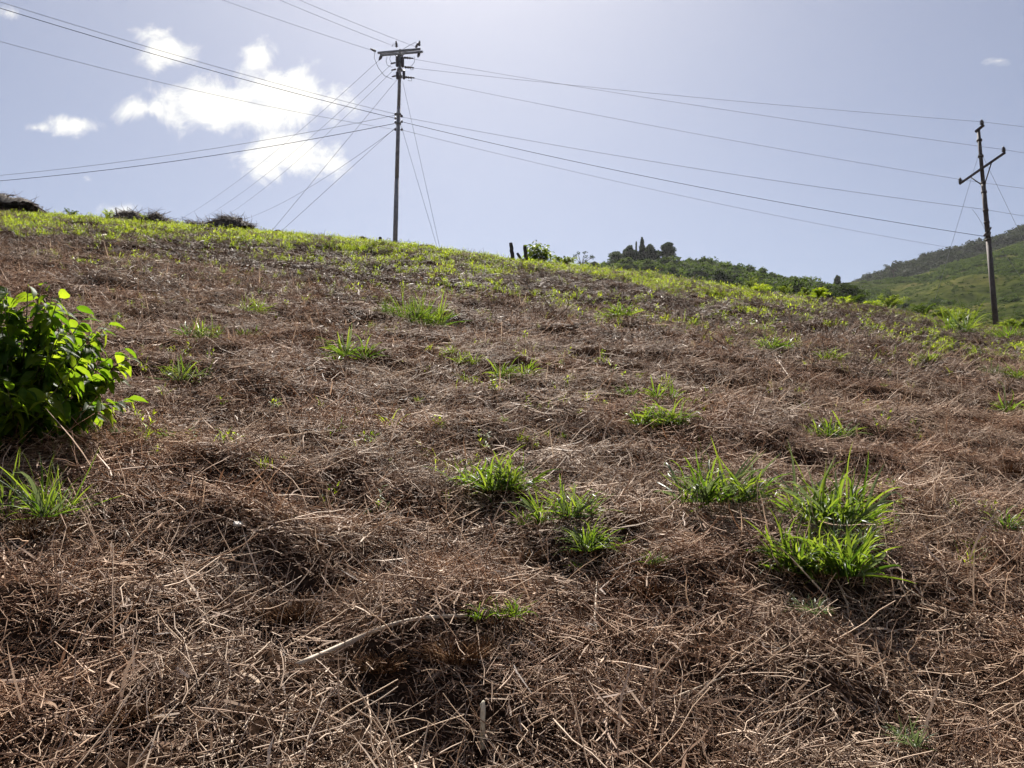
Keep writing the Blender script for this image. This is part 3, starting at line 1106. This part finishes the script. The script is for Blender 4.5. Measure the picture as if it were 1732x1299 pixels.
wire('service_cable', P(680, 220, Y1), P(1740, 440, 52), .5, 'lowest faint cable running to the forest ridge', .012, group=GB)
GO = 'conductors leaving the leaning pole'
for (q, px, py, lab, dep) in ((B_, 2000, 241, 'wire leaving the very top of the leaning pole', 35), (A_, 2000, 297, 'wire leaving the high end of the slanted crossarm', 34),
                              (C_, 2000, 352, 'wire leaving the low end of the slanted crossarm', 36.5), (D_, 2000, 404, 'cable leaving the shaft of the leaning pole', 35)):
    wire('power_line', q, P(px, py, dep), .05, lab, group=GO)
GG = 'guy wires'


def crest(px):
    """distance at which the brow of the field is seen in this pixel column"""
    u = pix_uv(px, float(np.interp(px, [p[0] for p in SKYLINE], [p[1] for p in SKYLINE])))[0]
    yy = np.linspace(20, 50, 600)
    return float(yy[np.argmax((corrected(u * yy, yy) - EYE[2]) / yy)])


def anchor(px, py, dep):
    dep = min(dep, crest(px) + .25)
    q = P(px, py, dep)
    q[2] = float(height(q[0], q[1])) + .02
    return q


wire('guy_wire', P(681, 137, Y1), anchor(745, 427, 39.0), 0, 'outer of two guy wires dropping right of the tall pole', .012, group=GG)
wire('guy_wire', P(678, 211, Y1), anchor(741, 427, 39.4), 0, 'inner of two guy wires dropping right of the tall pole', .012, group=GG)
wire('guy_wire', P(672, 134, Y1), anchor(456, 396, 40.0), 0, 'upper of two guy wires anchored by the dark clods', .013, group=GG)
wire('guy_wire', P(672, 213, Y1), anchor(470, 397, 40.0), 0, 'lower of two guy wires anchored by the dark clods', .013, group=GG)
wire('guy_wire', P(1656, 258, Y2), anchor(1572, 548, 42.0), 0, 'guy wire dropping left from the leaning pole', .011, group=GG)
wire('guy_wire', P(1659, 257, Y2), anchor(1812, 575, 35.0), 0, 'guy wire dropping right from high on the leaning pole', .011, group=GG)
wire('guy_wire', P(1672, 391, Y2), anchor(1800, 575, 34.0), 0, 'lower guy wire dropping right across the grassy slope', .011, group=GG)
wire('service_cable', P(1644, 354, Y2 + .2), P(1667, 391, Y2), -.12, 'short curved drop cable beside the leaning pole', .011, group=GO)


# ------------------------------------------------------------------ grass tufts on the slope
def blade_mesh(seed, mat):
    r = random.Random(seed)
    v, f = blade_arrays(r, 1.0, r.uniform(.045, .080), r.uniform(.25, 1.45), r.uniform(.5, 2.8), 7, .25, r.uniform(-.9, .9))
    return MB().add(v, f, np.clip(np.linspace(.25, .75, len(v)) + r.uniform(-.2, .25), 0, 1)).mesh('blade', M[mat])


def upright_blade_mesh(seed, mat):
    r = random.Random(seed)
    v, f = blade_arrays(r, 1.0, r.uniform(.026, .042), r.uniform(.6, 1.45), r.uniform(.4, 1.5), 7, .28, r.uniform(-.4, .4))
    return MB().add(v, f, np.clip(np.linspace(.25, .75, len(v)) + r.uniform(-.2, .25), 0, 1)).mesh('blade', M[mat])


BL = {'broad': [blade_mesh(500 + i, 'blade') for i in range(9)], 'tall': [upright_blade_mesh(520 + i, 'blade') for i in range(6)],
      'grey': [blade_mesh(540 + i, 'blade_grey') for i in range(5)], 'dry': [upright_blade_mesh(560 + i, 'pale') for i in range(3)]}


def stubble(r, n, rad, h0, h1, spread=.5, tri=3):
    mb = MB()
    for i in range(n):
        a, q = r.uniform(0, 6.283), rad * math.sqrt(r.random())
        tilt = r.uniform(0, spread) + .5 * q / max(rad, 1e-3) * spread
        h = r.uniform(h0, h1)
        p = np.array([math.cos(a) * q, math.sin(a) * q, -.02])
        d = np.array([math.cos(a) * math.sin(tilt), math.sin(a) * math.sin(tilt), math.cos(tilt)])
        mid = p + d * h * .6 + np.array([r.gauss(0, .06), r.gauss(0, .06), 0]) * h
        mb.tube([p, mid, p + d * h + np.array([r.gauss(0, .15), r.gauss(0, .15), -.1]) * h], [.0022, .0018, .001], tri, min(1, max(0, r.gauss(.45, .25))), caps=False)
    return mb


def tuft(px, py, w_px, n, style, label, detail=True, hgt=1.0, group='green grass tufts on the cut slope'):
    r = random.Random(int(px * 31 + py))
    g = G(px, py)
    dist = math.sqrt(g[1] ** 2 + (g[2] - EYE[2]) ** 2)
    W = w_px / FPX * dist * (1.15 if py > 700 else 1.2)
    g = g + np.array([0, 0, .045 if w_px > 90 else .06])
    e = empty('grass_tuft', g, label, 'grass tuft', group)
    core = W * .24
    crowns = [(core * 1.5 * math.sqrt(r.random()), r.uniform(0, 6.283)) for _ in range(max(1, min(7, n // 9)))]
    blades = []
    for i in range(int(n * (3.3 if py > 700 else 2.8))):
        st = style
        if style == 'mixed':
            st = r.choice(('broad', 'broad', 'broad', 'grey', 'grey', 'tall'))
        elif r.random() < .12:
            st = 'grey'
        ms = r.choice(BL[st])
        yaw = r.uniform(0, 6.283)
        q = core * .35 * math.sqrt(r.random())
        cq, ca = r.choice(crowns)
        L = W * r.triangular(.14, .52, .32)
        blades.append((ms, Matrix.Translation((math.cos(yaw) * q + math.cos(ca) * cq, math.sin(yaw) * q + math.sin(ca) * cq, -.005)) @ Matrix.Rotation(yaw + r.gauss(0, .35), 4, 'Z')
                       @ Matrix.Rotation(r.gauss(0, .55), 4, 'X') @ Matrix.Rotation(r.uniform(-.45, .5), 4, 'Y') @ Matrix.Diagonal((L, L, L * hgt * r.uniform(.8, 1.2), 1))))
    if detail:
        for ms, mt in blades:
            o = bpy.data.objects.new('blade', ms)
            link(o, e)
            o.matrix_local = mt
    else:
        mb = MB()
        for ms, mt in blades:
            v = np.array([mt @ q.co for q in ms.vertices])
            mb.add(v, [tuple(p_.vertices) for p_ in ms.polygons], r.uniform(.2, .9))
        o = mb.build('blades_clump', M['blade_grey' if style == 'grey' else 'blade'], e)
        o['kind'] = 'stuff'
    if w_px > 35:
        o = stubble(r, int(30 + 0.4 * n), core * 1.3, W * .06, W * .22, .9).build('dry_base', M['stubble'], e)
        o['kind'] = 'stuff'
    return e


TUFTS = [
    (832, 842, 140, 74, 'broad', 'dense bright green tuft uphill of the pair beside the brown mound'),
    (968, 888, 130, 52, 'mixed', 'upper of two loose tufts growing one below the other'),
    (985, 946, 118, 50, 'mixed', 'lower of two loose tufts growing one below the other'),
    (905, 905, 80, 18, 'broad', 'few broad drooping blades beside the upper loose tuft'),
    (1208, 862, 165, 58, 'mixed', 'spreading grey green tuft alone uphill of the biggest tuft'),
    (1428, 905, 185, 96, 'mixed', 'wide tuft directly uphill of the biggest tuft'),
    (1405, 985, 170, 120, 'broad', 'biggest dark based green tuft on the slope'),
    (1455, 935, 90, 30, 'grey', 'grey green wisps joining the biggest tuft to the tuft above'),
    (838, 1072, 85, 30, 'broad', 'small leafy weed beside the dark hollow'),
    (1110, 728, 105, 60, 'broad', 'rounded tuft directly below a sparse row of blades'),
    (865, 650, 82, 46, 'broad', 'bright upright tuft in the middle of the slope'),
    (705, 552, 95, 90, 'tall', 'long low grass patch below the tall utility pole'),
    (660, 537, 50, 34, 'tall', 'small end clump of the grass patch below the tall utility pole'),
    (582, 614, 95, 34, 'broad', 'flat tuft with long side blades on the mid slope'),
    (325, 655, 95, 42, 'mixed', 'grey tuft with dark underside nearest the leafy bush'),
    (1408, 752, 85, 40, 'mixed', 'tuft above the tuft pair with a brown gap between'),
    (1580, 618, 50, 40, 'broad', 'neat small tuft downhill of the leaning pole'),
    (1632, 566, 90, 60, 'tall', 'thick grass clump just left of the leaning pole foot'),
    (1676, 574, 44, 24, 'tall', 'grass clump around the leaning pole foot'),
    (1725, 574, 60, 40, 'tall', 'grass clump just right of the leaning pole foot'),
    (50, 890, 170, 44, 'tall', 'tall thin bladed tuft on a brown base below the bush'),
    (765, 607, 38, 22, 'mixed', 'upper of two small sprigs left of the bright upright tuft'),
    (783, 624, 55, 20, 'broad', 'lower of two small sprigs left of the bright upright tuft'),
    (1058, 680, 45, 22, 'mixed', 'first sprig of the sparse row above the rounded tuft'),
    (1122, 683, 75, 22, 'broad', 'second sprig of the sparse row above the rounded tuft'),
    (1165, 692, 45, 12, 'tall', 'last upright sprig of the sparse row above the rounded tuft'),
    (1718, 705, 75, 24, 'broad', 'broad bladed tuft cut by the right picture edge'),
    (1728, 648, 55, 32, 'mixed', 'upper pale tuft cut by the right picture edge'),
    (1702, 908, 95, 26, 'mixed', 'lowest tuft near the right picture edge'),
    (205, 568, 42, 26, 'mixed', 'small tuft just uphill of the leafy bush'),
    (205, 750, 36, 20, 'grey', 'left one of two faint tufts in the bush shade'),
    (268, 756, 52, 18, 'mixed', 'right one of two faint tufts in the bush shade'),
    (338, 580, 70, 34, 'mixed', 'patchy tuft in a dark dip on the left slope'),
    (427, 535, 58, 34, 'mixed', 'grey tuft high on the left slope'),
    (425, 575, 42, 20, 'broad', 'sprig below the grey tuft high on the left slope'),
    (1050, 543, 55, 40, 'broad', 'dark green tuft below the bright brow weeds'),
    (1158, 558, 50, 30, 'mixed', 'tuft right of the dark green tuft below the brow'),
    (1288, 566, 50, 30, 'mixed', 'first clump of a straggling green streak'),
    (1318, 600, 70, 36, 'mixed', 'middle clump of a straggling green streak'),
    (1415, 618, 56, 34, 'broad', 'last clump of a straggling green streak'),
    (1500, 614, 46, 28, 'mixed', 'tuft between the streak and the neat small tuft'),
    (1690, 638, 46, 20, 'grey', 'dull tuft left of the pale edge tuft'),
    (1105, 975, 62, 24, 'mixed', 'yellow green sprig on a mound below the loose pair'),
    (990, 985, 50, 12, 'broad', 'tiny sprig under the lower loose tuft'),
    (1360, 1058, 72, 22, 'grey', 'yellowish withered tuft right below the biggest tuft'),
    (1572, 1290, 85, 22, 'grey', 'pale withered tuft at the bottom picture edge'),
    (700, 690, 28, 12, 'broad', 'lone pair of small leaves in the middle left slope'),
    (850, 724, 28, 10, 'broad', 'tiny sprig uphill of the dense bright tuft'),
    (945, 752, 30, 12, 'broad', 'tiny pale sprig right above the dense bright tuft'),
    (1212, 800, 42, 5, 'tall', 'single tall blade uphill of the spreading tuft'),
    (1505, 660, 18, 5, 'broad', 'single bright leaf on bare straw at the right'),
]
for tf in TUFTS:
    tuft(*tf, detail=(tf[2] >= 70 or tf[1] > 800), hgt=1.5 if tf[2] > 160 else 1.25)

# a thin sprinkling of seedlings between the tufts
x, y = field_points(1300, 4.0, 17, side=2)
k = fbm(x / 1.7, y / 1.7, 95, 2) > .5
x, y = x[k], y[k]
pts, rots = lay_on_ground(x, y, 0.01, .5)
scatter('seedlings', pts, rots, rng.uniform(.25, .75, len(x)), rng.integers(0, 9, len(x)), weed_meshes, 'tiny green seedlings sprinkled through the straw', 'seedlings')


# ------------------------------------------------------------------ cut grass stools, stalks and chips in the straw
def stool(px, py, w_px, h, label):
    r = random.Random(int(px + py * 3))
    g = G(px, py)
    W = w_px / FPX * np.linalg.norm(g - EYE)
    e = empty('cut_grass_stool', g, label, 'grass stump', 'cut brown grass stools in the straw')
    o = stubble(r, 420, W * .30, W * .16, W * .44 * h, .8).build('stubble', M['stubble'], e)
    o['kind'] = 'stuff'
    mb = MB()
    th_ = np.linspace(0, 2 * math.pi, 12, endpoint=False)
    v = [(0, 0, W * .16 * h)]
    for k, (rr, zz) in enumerate(((.12, .12), (.20, .03), (.24, -.14))):
        v += [(math.cos(a) * W * rr * r.uniform(.85, 1.15), math.sin(a) * W * rr * r.uniform(.85, 1.15), W * zz * h) for a in th_]
    f = [(0, 1 + j, 1 + (j + 1) % 12) for j in range(12)]
    for k in range(2):
        f += [(1 + k * 12 + j, 13 + k * 12 + j, 13 + k * 12 + (j + 1) % 12, 1 + k * 12 + (j + 1) % 12) for j in range(12)]
    mb.add(v, f)
    mb.build('root_crown', M['soil'], e)
    return e


for a in ((485, 1045, 120, 1.0, 'brown cut grass stool with dark underside left of the curved stalk'), (645, 1125, 95, .9, 'brown stool under the middle of the curved stalk'),
          (770, 1110, 130, 1.0, 'large dark stool at the hollow where the curved stalk ends'), (885, 945, 95, .9, 'reddish stool beside the few broad drooping blades'),
          (1060, 885, 90, .8, 'red brown stool between the loose pair and the spreading tuft'), (1662, 880, 70, 1.0, 'small rusty stool near the right picture edge'),
          (1100, 1005, 120, .8, 'flattened stool under the yellow green sprig'), (62, 905, 110, .8, 'brown stool under the tall thin bladed tuft'),
          (950, 545, 60, .9, 'grey stool high in the middle of the slope'), (1400, 560, 55, .8, 'dark stool with a shadowed hollow on the upper right slope'),
          (625, 552, 55, .8, 'brown stool beside the long low grass patch'), (1560, 1205, 110, .8, 'pale stool low on the right'), (235, 1210, 110, .8, 'pale stool low on the left'),
          (1700, 800, 75, .8, 'pale stool at the right picture edge above the lowest tuft')):
    stool(*a)


def stalk(name, pix, rad, mat, label, cat, lift=.03, group=None):
    g = [G(*q) for q in pix]
    o0 = g[0]
    q = np.array(g) - o0
    q[:, 2] += lift
    n = 14
    s0 = np.linspace(0, 1, len(q)); s1 = np.linspace(0, 1, n)
    q = np.stack([np.interp(s1, s0, q[:, k]) for k in range(3)], 1)
    kern = np.array([.25, .5, .25])
    for _ in range(3):
        z = q.copy()
        z[1:-1] = q[:-2] * .25 + q[1:-1] * .5 + q[2:] * .25
        q = z
    o = MB().tube(q, np.linspace(rad, rad * .7, n), 7, .6).build(name, M[mat])
    o.location = o0
    return tag(o, label, cat, group)


stalk('dry_stalk', [(500, 1153), (580, 1118), (650, 1085), (715, 1068), (790, 1066)], .009, 'pale', 'long curved pale stalk bridging two brown stools', 'stalk', .05)
GS = 'loose stalks on the straw'
for (pix, rad, lab) in (([(725, 1165), (755, 1140), (790, 1118)], .010, 'short dark stick leaning into the hollow'), ([(1360, 1160), (1365, 1120), (1372, 1080)], .0045, 'upright pale straw below the withered tuft'),
                        ([(1130, 1195), (1240, 1150), (1330, 1100)], .004, 'long straw slanting below the flattened stool'), ([(1010, 990), (1005, 1060), (1020, 1110)], .004, 'bent pale straw hanging below the tiny sprig'),
                        ([(1490, 960), (1530, 1000), (1560, 1020)], .005, 'grey bent stalk right of the biggest tuft'), ([(1455, 1130), (1475, 1180), (1490, 1215)], .0045, 'pale forked straw low on the right slope'),
                        ([(205, 895), (225, 930), (245, 965)], .0045, 'pale curved straw left of the white chip'), ([(180, 845), (172, 880), (205, 915)], .0045, 'hooked straw right of the tall thin bladed tuft'),
                        ([(480, 700), (520, 680), (545, 665)], .006, 'pale stalk lying on the middle left slope'), ([(1318, 615), (1335, 640), (1342, 650)], .009, 'pale forked stalk below the green streak'),
                        ([(1400, 695), (1408, 715), (1410, 725)], .006, 'pale upright stalk above the tuft pair'), ([(85, 405), (130, 408), (180, 398)], .035, 'long pale branch lying below the brush heap'),
                        ([(325, 415), (332, 408), (338, 402)], .03, 'short pale stick on the upper left slope'), ([(1070, 492), (1085, 494), (1092, 496)], .035, 'pale log lying among the brow weeds'),
                        ([(500, 1190), (480, 1235), (470, 1275)], .004, 'thin straw low beside the long curved stalk')):
    stalk('loose_stalk', pix, rad, 'twig' if 'dark' in lab else 'pale', lab, 'stalk', .02, GS)
g = G(816, 1262)
o = MB().tube([(0, 0, -.09), (.001, 0, .0), (.002, .001, .02), (.001, .003, .044), (.004, .004, .052)], [.0085, .008, .0085, .0075, .0025], 7).build('cut_stub', mat_simple('fresh_cut_stem', (.55, .47, .33), (.74, .68, .52), 70, .7))
o.location = g + np.array([0, -.02, .085])
tag(o, 'pale cut stem stub standing upright near the bottom edge', 'stub')
g = G(402, 902)
r = random.Random(3)
v = np.array([(math.cos(a) * .028 * r.uniform(.6, 1.1), math.sin(a) * .016 * r.uniform(.6, 1.1), h) for h in (0, .012) for a in np.linspace(0, 5.5, 8)])
o = MB().add(v, [tuple(range(8))[::-1], tuple(range(8, 16))] + [(i, (i + 1) % 8, 8 + (i + 1) % 8, 8 + i) for i in range(8)]).build('wood_chip', mat_simple('white_chip', (.6, .57, .52), (.75, .72, .68), 60, .7), None, False)
o.location = g + np.array([0, 0, .035]); o.rotation_euler = (.5, .1, .3)
tag(o, 'small white chip lying on the straw at the left', 'chip')


# ------------------------------------------------------------------ leafy bush at the left
def leaf_mesh(seed):
    r = random.Random(seed)
    segs, v, f = 7, [], []
    wid = r.uniform(.36, .48)
    bend, a, p = r.uniform(.5, 1.3), r.uniform(.1, .4), np.zeros(3)
    ton = []
    for i in range(segs + 1):
        s = i / segs
        w = wid * (math.sin(math.pi * min(1, s * 1.02) ** .72) ** .9 if 0 < s < 1 else .02)
        wob = .04 * math.sin(i * 2.3 + seed)
        for k in (-1, -.5, 0, .5, 1):
            v.append(p + np.array([0, k * w / 2, abs(k) * w * .16 + wob * abs(k) * w]))
            ton.append(.5 + (.12 if k == 0 else 0) + .12 * (i % 2) - .06)
        p = p + np.array([math.cos(a), 0, math.sin(a)]) / segs
        a -= bend / segs
    for i in range(segs):
        for k in range(4):
            b = i * 5 + k
            f.append((b, b + 1, b + 6, b + 5))
    ton = np.clip(np.array(ton) + r.uniform(-.25, .25), 0, 1)
    return MB().add(v, f, ton).mesh('leaf', M['bush'])


leafs = [leaf_mesh(600 + i) for i in range(5)]
leafs_dark = [ms.copy() for ms in leafs]
for ms in leafs_dark:
    ms.materials[0] = M['olive']


def leafy_bush(name, label, base, rx, h, nstem, per, leaf_len, seed, max_leaf=300, group=None, droop=.35, leafs=leafs):
    r = random.Random(seed)
    e = empty(name, base, label, 'bush', group)
    spots = []
    for i in range(nstem):
        a = r.uniform(0, 6.283)
        el = r.uniform(.12, 1.45)
        reach = r.uniform(.75, 1.0)
        tip = np.array([math.cos(a) * math.cos(el) * rx * reach, math.sin(a) * math.cos(el) * rx * reach, h * (.12 + .86 * math.sin(el)) * reach])
        b0 = np.array([math.cos(a) * .06 * rx, math.sin(a) * .06 * rx, -.05])
        mid = np.array([tip[0] * .42, tip[1] * .42, tip[2] * .62])
        s = np.linspace(0, 1, 9)[:, None]
        q = b0 * (1 - s) ** 2 + 2 * mid * s * (1 - s) + tip * s ** 2
        MB().tube(q, np.linspace(.008, .0025, 9) * (rx / .8), 5).build('stem', M['stem'], e)
        for k in range(per):
            t_ = .32 + .68 * (k + r.random() * .6) / per
            t_ = min(1, t_)
            p = b0 * (1 - t_) ** 2 + 2 * mid * t_ * (1 - t_) + tip * t_ ** 2
            yaw = a + (r.choice((-1, 1)) * r.uniform(.5, 1.7) if t_ < .93 else r.gauss(0, .4))
            tilt = r.gauss(droop, .35)
            L = leaf_len * r.uniform(.7, 1.2) * (1 if t_ < .9 else .85)
            mt = Matrix.Translation(p) @ Matrix.Rotation(yaw, 4, 'Z') @ Matrix.Rotation(tilt, 4, 'Y') @ Matrix.Rotation(r.gauss(0, .45), 4, 'X') @ Matrix.Diagonal((L, L, L, 1))
            spots.append((p, mt, r.choice(leafs)))
    view = EYE - np.asarray(base)
    view = view / np.linalg.norm(view) + np.array([.5, 0, .3])
    spots.sort(key=lambda q: -float(np.dot(q[0], view)))
    rest = MB()
    for i, (p, mt, ms) in enumerate(spots):
        if i < max_leaf:
            o = bpy.data.objects.new('leaf', ms)
            link(o, e)
            o.matrix_local = mt
        else:
            v = np.array([mt @ q.co for q in ms.vertices])
            rest.add(v, [tuple(p_.vertices) for p_ in ms.polygons], r.uniform(.2, .8))
    if rest.n:
        o = rest.build('foliage', M['bush'], e)
        o['kind'] = 'stuff'
    return e


g = G(12, 752)
leafy_bush('leafy_bush', 'broad leaved bright green bush cut by the left picture edge', g + np.array([0, .1, 0]), .64, .95, 110, 15, .13, 21, droop=.5)
g = anchor(907, 447, 38.5)
leafy_bush('leafy_bush', 'dark green bush on the brow beside the leaning fence post', g, .88, 1.25, 38, 9, .27, 22, 260, leafs=leafs_dark)


# ------------------------------------------------------------------ posts, stumps, clods and heaps along the brow
def post(name, px, py0, py1, w_px, dep, lean, label, cat, mat='wood'):
    dep = min(dep, crest(px) + .2)
    b, t_ = anchor(px, py0, dep), P(px + lean, py1, dep)
    r = random.Random(int(px))
    L, w = t_ - b, w_px / FPX * dep / 2
    mb = MB()
    n = 9
    s = np.linspace(-.15, 1, n)[:, None]
    q = L * s + np.stack([[r.gauss(0, w * .09), r.gauss(0, w * .09), 0] for _ in range(n)])
    mb.tube(q, w * np.array([1.08, 1.05, 1.0, .98, 1.0, .97, .99, .95, .86]), 9)
    o = mb.build(name, M[mat])
    o.location = b
    return tag(o, label, cat)


post('fence_post', 868, 444, 411, 7, 38.2, -4, 'thick leaning fence post beside the dark green bush', 'post')
post('broken_post', 884, 446, 428, 5, 38.3, -9, 'short slanting broken post at the foot of the dark green bush', 'post')
post('gnarled_stump', 890, 444, 415, 7, 38.9, -2, 'dark gnarled stump rising out of the dark green bush', 'stump')
post('short_post', 643, 416, 401, 6, 39.6, 0, 'short round post left of the tall utility pole', 'post')
post('thin_stake', 198, 378, 352, 2, 41.5, -2, 'thin stake standing beside the rounded dark heap', 'stake')


def rock(px, py, w_px, h_px, dep, label, name='clod', cat='clod', mat='stone'):
    r = random.Random(int(px * 3))
    b = anchor(px, py, dep)
    W, Hh = w_px / FPX * dep / 2, h_px / FPX * dep
    v, f = [], []
    nu, nv = 14, 7
    for i in range(nv + 1):
        ph = math.pi * i / nv
        for j in range(nu):
            a = 2 * math.pi * j / nu
            k = 1 + .22 * (vnoise(np.array(math.cos(a) * 1.7 + 5 + px), np.array(math.sin(a) * 1.7 + ph * 1.3), 5) - .5) * 2
            v.append((math.cos(a) * math.sin(ph) * W * k, math.sin(a) * math.sin(ph) * W * .8 * k, math.cos(ph) * Hh * k))
    for i in range(nv):
        for j in range(nu):
            f.append((i * nu + j, (i + 1) * nu + j, (i + 1) * nu + (j + 1) % nu, i * nu + (j + 1) % nu))
    o = MB().add(v, f).build(name, M[mat])
    o.location = b
    return tag(o, label, cat)


rock(457, 396, 12, 6, 40.2, 'small dark clod at the foot of the upper guy wire')
rock(469, 397, 18, 8, 40.0, 'larger dark clod at the foot of the lower guy wire')
rock(614, 412, 20, 10, 39.8, 'dark boulder left of the short round post', 'boulder', 'boulder')
rock(722, 426, 32, 7, 39.3, 'low dark mound between the tall pole and its guy anchors', 'low_mound', 'mound', 'heap')
rock(1320, 508, 26, 9, 36, 'dark earth lump at the right end of the brow', 'earth_lump', 'mound', 'heap')


def brush_heap(px0, px1, py_base, tops, dep, label, sticks, n_twig, seed):
    """a heap of cleared brush: a lumpy core, a coat of twigs and a few sticks poking out"""
    r = random.Random(seed)
    dep = crest((px0 + px1) / 2) + .25
    c = anchor((px0 + px1) / 2, py_base, dep)
    py_base = to_pixel(c)[1] + 1
    e = empty('brush_heap', c, label, 'brush heap', 'heaps of cleared brush along the brow')
    k = dep / FPX
    tp = np.array(tops, float)
    nx, ny = 34, 13
    v = []

    def top(px, yy):
        hpx = py_base - np.interp(px, tp[:, 0], tp[:, 1])
        return max(0, hpx) * k * math.sqrt(max(0, 1 - yy * yy))

    for i in range(nx):
        px = px0 + (px1 - px0) * i / (nx - 1)
        for j in range(ny):
            yy = -1 + 2 * j / (ny - 1)
            x_ = (px - (px0 + px1) / 2) * k
            z = top(px, yy) + (float(vnoise(np.array(px * .35), np.array(yy * 3.0), seed)) - .5) * .16 - .04
            v.append((x_, yy * (px1 - px0) * k * .33, z))
    f = [(i * ny + j, (i + 1) * ny + j, (i + 1) * ny + j + 1, i * ny + j + 1) for i in range(nx - 1) for j in range(ny - 1)]
    MB().add(v, f).build('core', M['heap'], e)
    mb = MB()
    for i in range(n_twig):
        px, yy = r.uniform(px0, px1), r.uniform(-1, .6)
        p = np.array([(px - (px0 + px1) / 2) * k, yy * (px1 - px0) * k * .33, top(px, yy) - .02 + r.uniform(-.1, .08)])
        mb.tube(straw_line(r, r.uniform(.2, .7), r.gauss(.05, .3), r.uniform(0, 6.283), p, .3, 3), [.013, .011, .008, .004], 3, r.random(), caps=False)
    o = mb.build('twigs', M['twig'], e)
    o['kind'] = 'stuff'
    for (a, b, c_, d) in sticks:
        p, q = P(a, b, dep - .3) - c, P(c_, d, dep - .5) - c
        m_ = (p + q) / 2 + np.array([0, 0, .06])
        MB().tube([p, m_, q], [.05, .045, .03], 6, .4).build('stick', M['twig'], e)
    return e


brush_heap(-90, 84, 372, [(-90, 350), (-50, 335), (0, 330), (14, 331), (30, 338), (38, 343), (60, 344), (66, 352), (84, 368)], 41.5,
           'tall dark brush heap at the left end of the brow', [(52, 347, 80, 360), (35, 345, 64, 346), (-10, 335, 24, 330)], 420, 31)
brush_heap(190, 248, 378, [(190, 372), (200, 362), (215, 357), (230, 358), (248, 372)], 41.3, 'rounded dark heap beside the thin stake', [(228, 366, 246, 372)], 200, 32)
brush_heap(246, 300, 382, [(246, 372), (258, 361), (270, 362), (282, 372), (300, 380)], 41.0, 'loose twiggy heap touching the rounded dark heap', [(262, 372, 280, 380)], 260, 33)
brush_heap(345, 436, 393, [(345, 384), (362, 374), (380, 368), (400, 370), (415, 376), (436, 392)], 40.6, 'brown brush heap with sticks poking out in the middle of the brow',
           [(395, 374, 410, 369), (376, 372, 375, 366), (400, 380, 424, 388)], 420, 34)
brush_heap(300, 346, 387, [(300, 384), (320, 377), (335, 378), (346, 386)], 41.0, 'low flat heap between the two twiggy heaps', [(342, 384, 343, 374)], 120, 35)


# ------------------------------------------------------------------ leafy plants standing on the brow
def brow_plant(px, py, w_px, h_px, dep, label, mat, name='young_plant', cat='plant', n=16, size=.05, arch=False):
    r = random.Random(int(px * 5 + py))
    b = anchor(px, py, dep)
    W, Hh = w_px / FPX * dep, h_px / FPX * dep
    e = empty(name, b, label, cat, 'leafy plants along the brow')
    for i in range(n):
        a = r.uniform(0, 6.283)
        tip = np.array([math.cos(a) * W * .5 * r.uniform(.5, 1), math.sin(a) * W * .4, Hh * r.uniform(.55, 1)])
        mid = np.array([tip[0] * .4, tip[1] * .4, Hh * r.uniform(.7, 1.0)])
        s = np.linspace(0, 1, 6)[:, None]
        q = 2 * mid * s * (1 - s) + tip * s ** 2
        mb = MB()
        mb.tube(q, np.linspace(.014, .004, 6), 4, .3, caps=False)
        for k in range(11):
            t_ = .25 + .75 * k / 10
            p = 2 * mid * t_ * (1 - t_) + tip * t_ ** 2
            for sd in (-1, 1):
                v, f = blade_arrays(r, W * r.uniform(.13, .22) * (1.1 - .5 * t_), W * .035, r.uniform(-.2, .6), r.uniform(.5, 1.4), 3, .2)
                mb.add(rot_z(v, a + sd * r.uniform(.7, 1.3)) + p, f, r.uniform(.2, 1))
        mb.build('frond', M[mat], e)
    return e


for a in ((1272, 502, 30, 26, 36.2, 'small fern like plant at the start of the right brow', 'olive'), (1290, 528, 44, 16, 33, 'bright yellow green seedling cluster on the right brow', 'weed'),
          (1328, 512, 34, 20, 36, 'upright bright plant before the bushy olive tree', 'olive'), (1368, 514, 40, 20, 36, 'fern like plant before the wide dark shrub', 'olive'),
          (1385, 532, 56, 16, 33, 'large bright seedling cluster below the wide dark shrub', 'weed'), (1430, 532, 40, 16, 33.5, 'bright seedling cluster below the dark bushy tree', 'weed'),
          (1440, 522, 46, 18, 36, 'pale drooping fern at the foot of the dark bushy tree', 'shrub'), (1478, 540, 34, 14, 33.5, 'last small bright seedling cluster on the right brow', 'weed'),
          (1500, 532, 70, 24, 37.5, 'pale green drooping shrub right of the dark bushy tree', 'olive'), (1562, 545, 46, 24, 38, 'dark round shrub left of the thick grass clump', 'shrub'),
          (1610, 552, 90, 18, 39.5, 'wide olive shrub behind the thick grass clump', 'olive'), (1722, 566, 70, 18, 39.5, 'leafy shrub right of the leaning pole foot', 'olive'),
          (118, 372, 26, 14, 41.5, 'lacy small plant right of the tall dark brush heap', 'shrub'), (182, 380, 26, 18, 40.5, 'green weed in front of the rounded dark heap', 'weed'),
          (243, 388, 22, 18, 39.5, 'green weed between the rounded and the twiggy heap', 'weed'), (948, 456, 60, 12, 37.5, 'light green low plant right of the dark green bush', 'olive')):
    brow_plant(*a)


# ------------------------------------------------------------------ sunlit haze over the whole place
m, t = new_mat('haze_air')
pv = nd(t, 'ShaderNodeVolumePrincipled')
pv.inputs['Color'].default_value = (.93, .95, 1.0, 1)
pv.inputs['Density'].default_value = 0.00007
pv.inputs['Anisotropy'].default_value = 0.55
o_ = nd(t, 'ShaderNodeOutputMaterial')
t.links.new(pv.outputs[0], o_.inputs['Volume'])
hz = MB().box((60, 0, 90), (980, 960, 135)).build('haze', m, None, False)
tag(hz, 'thin bright haze filling the air over the hills', 'haze', kind='stuff')
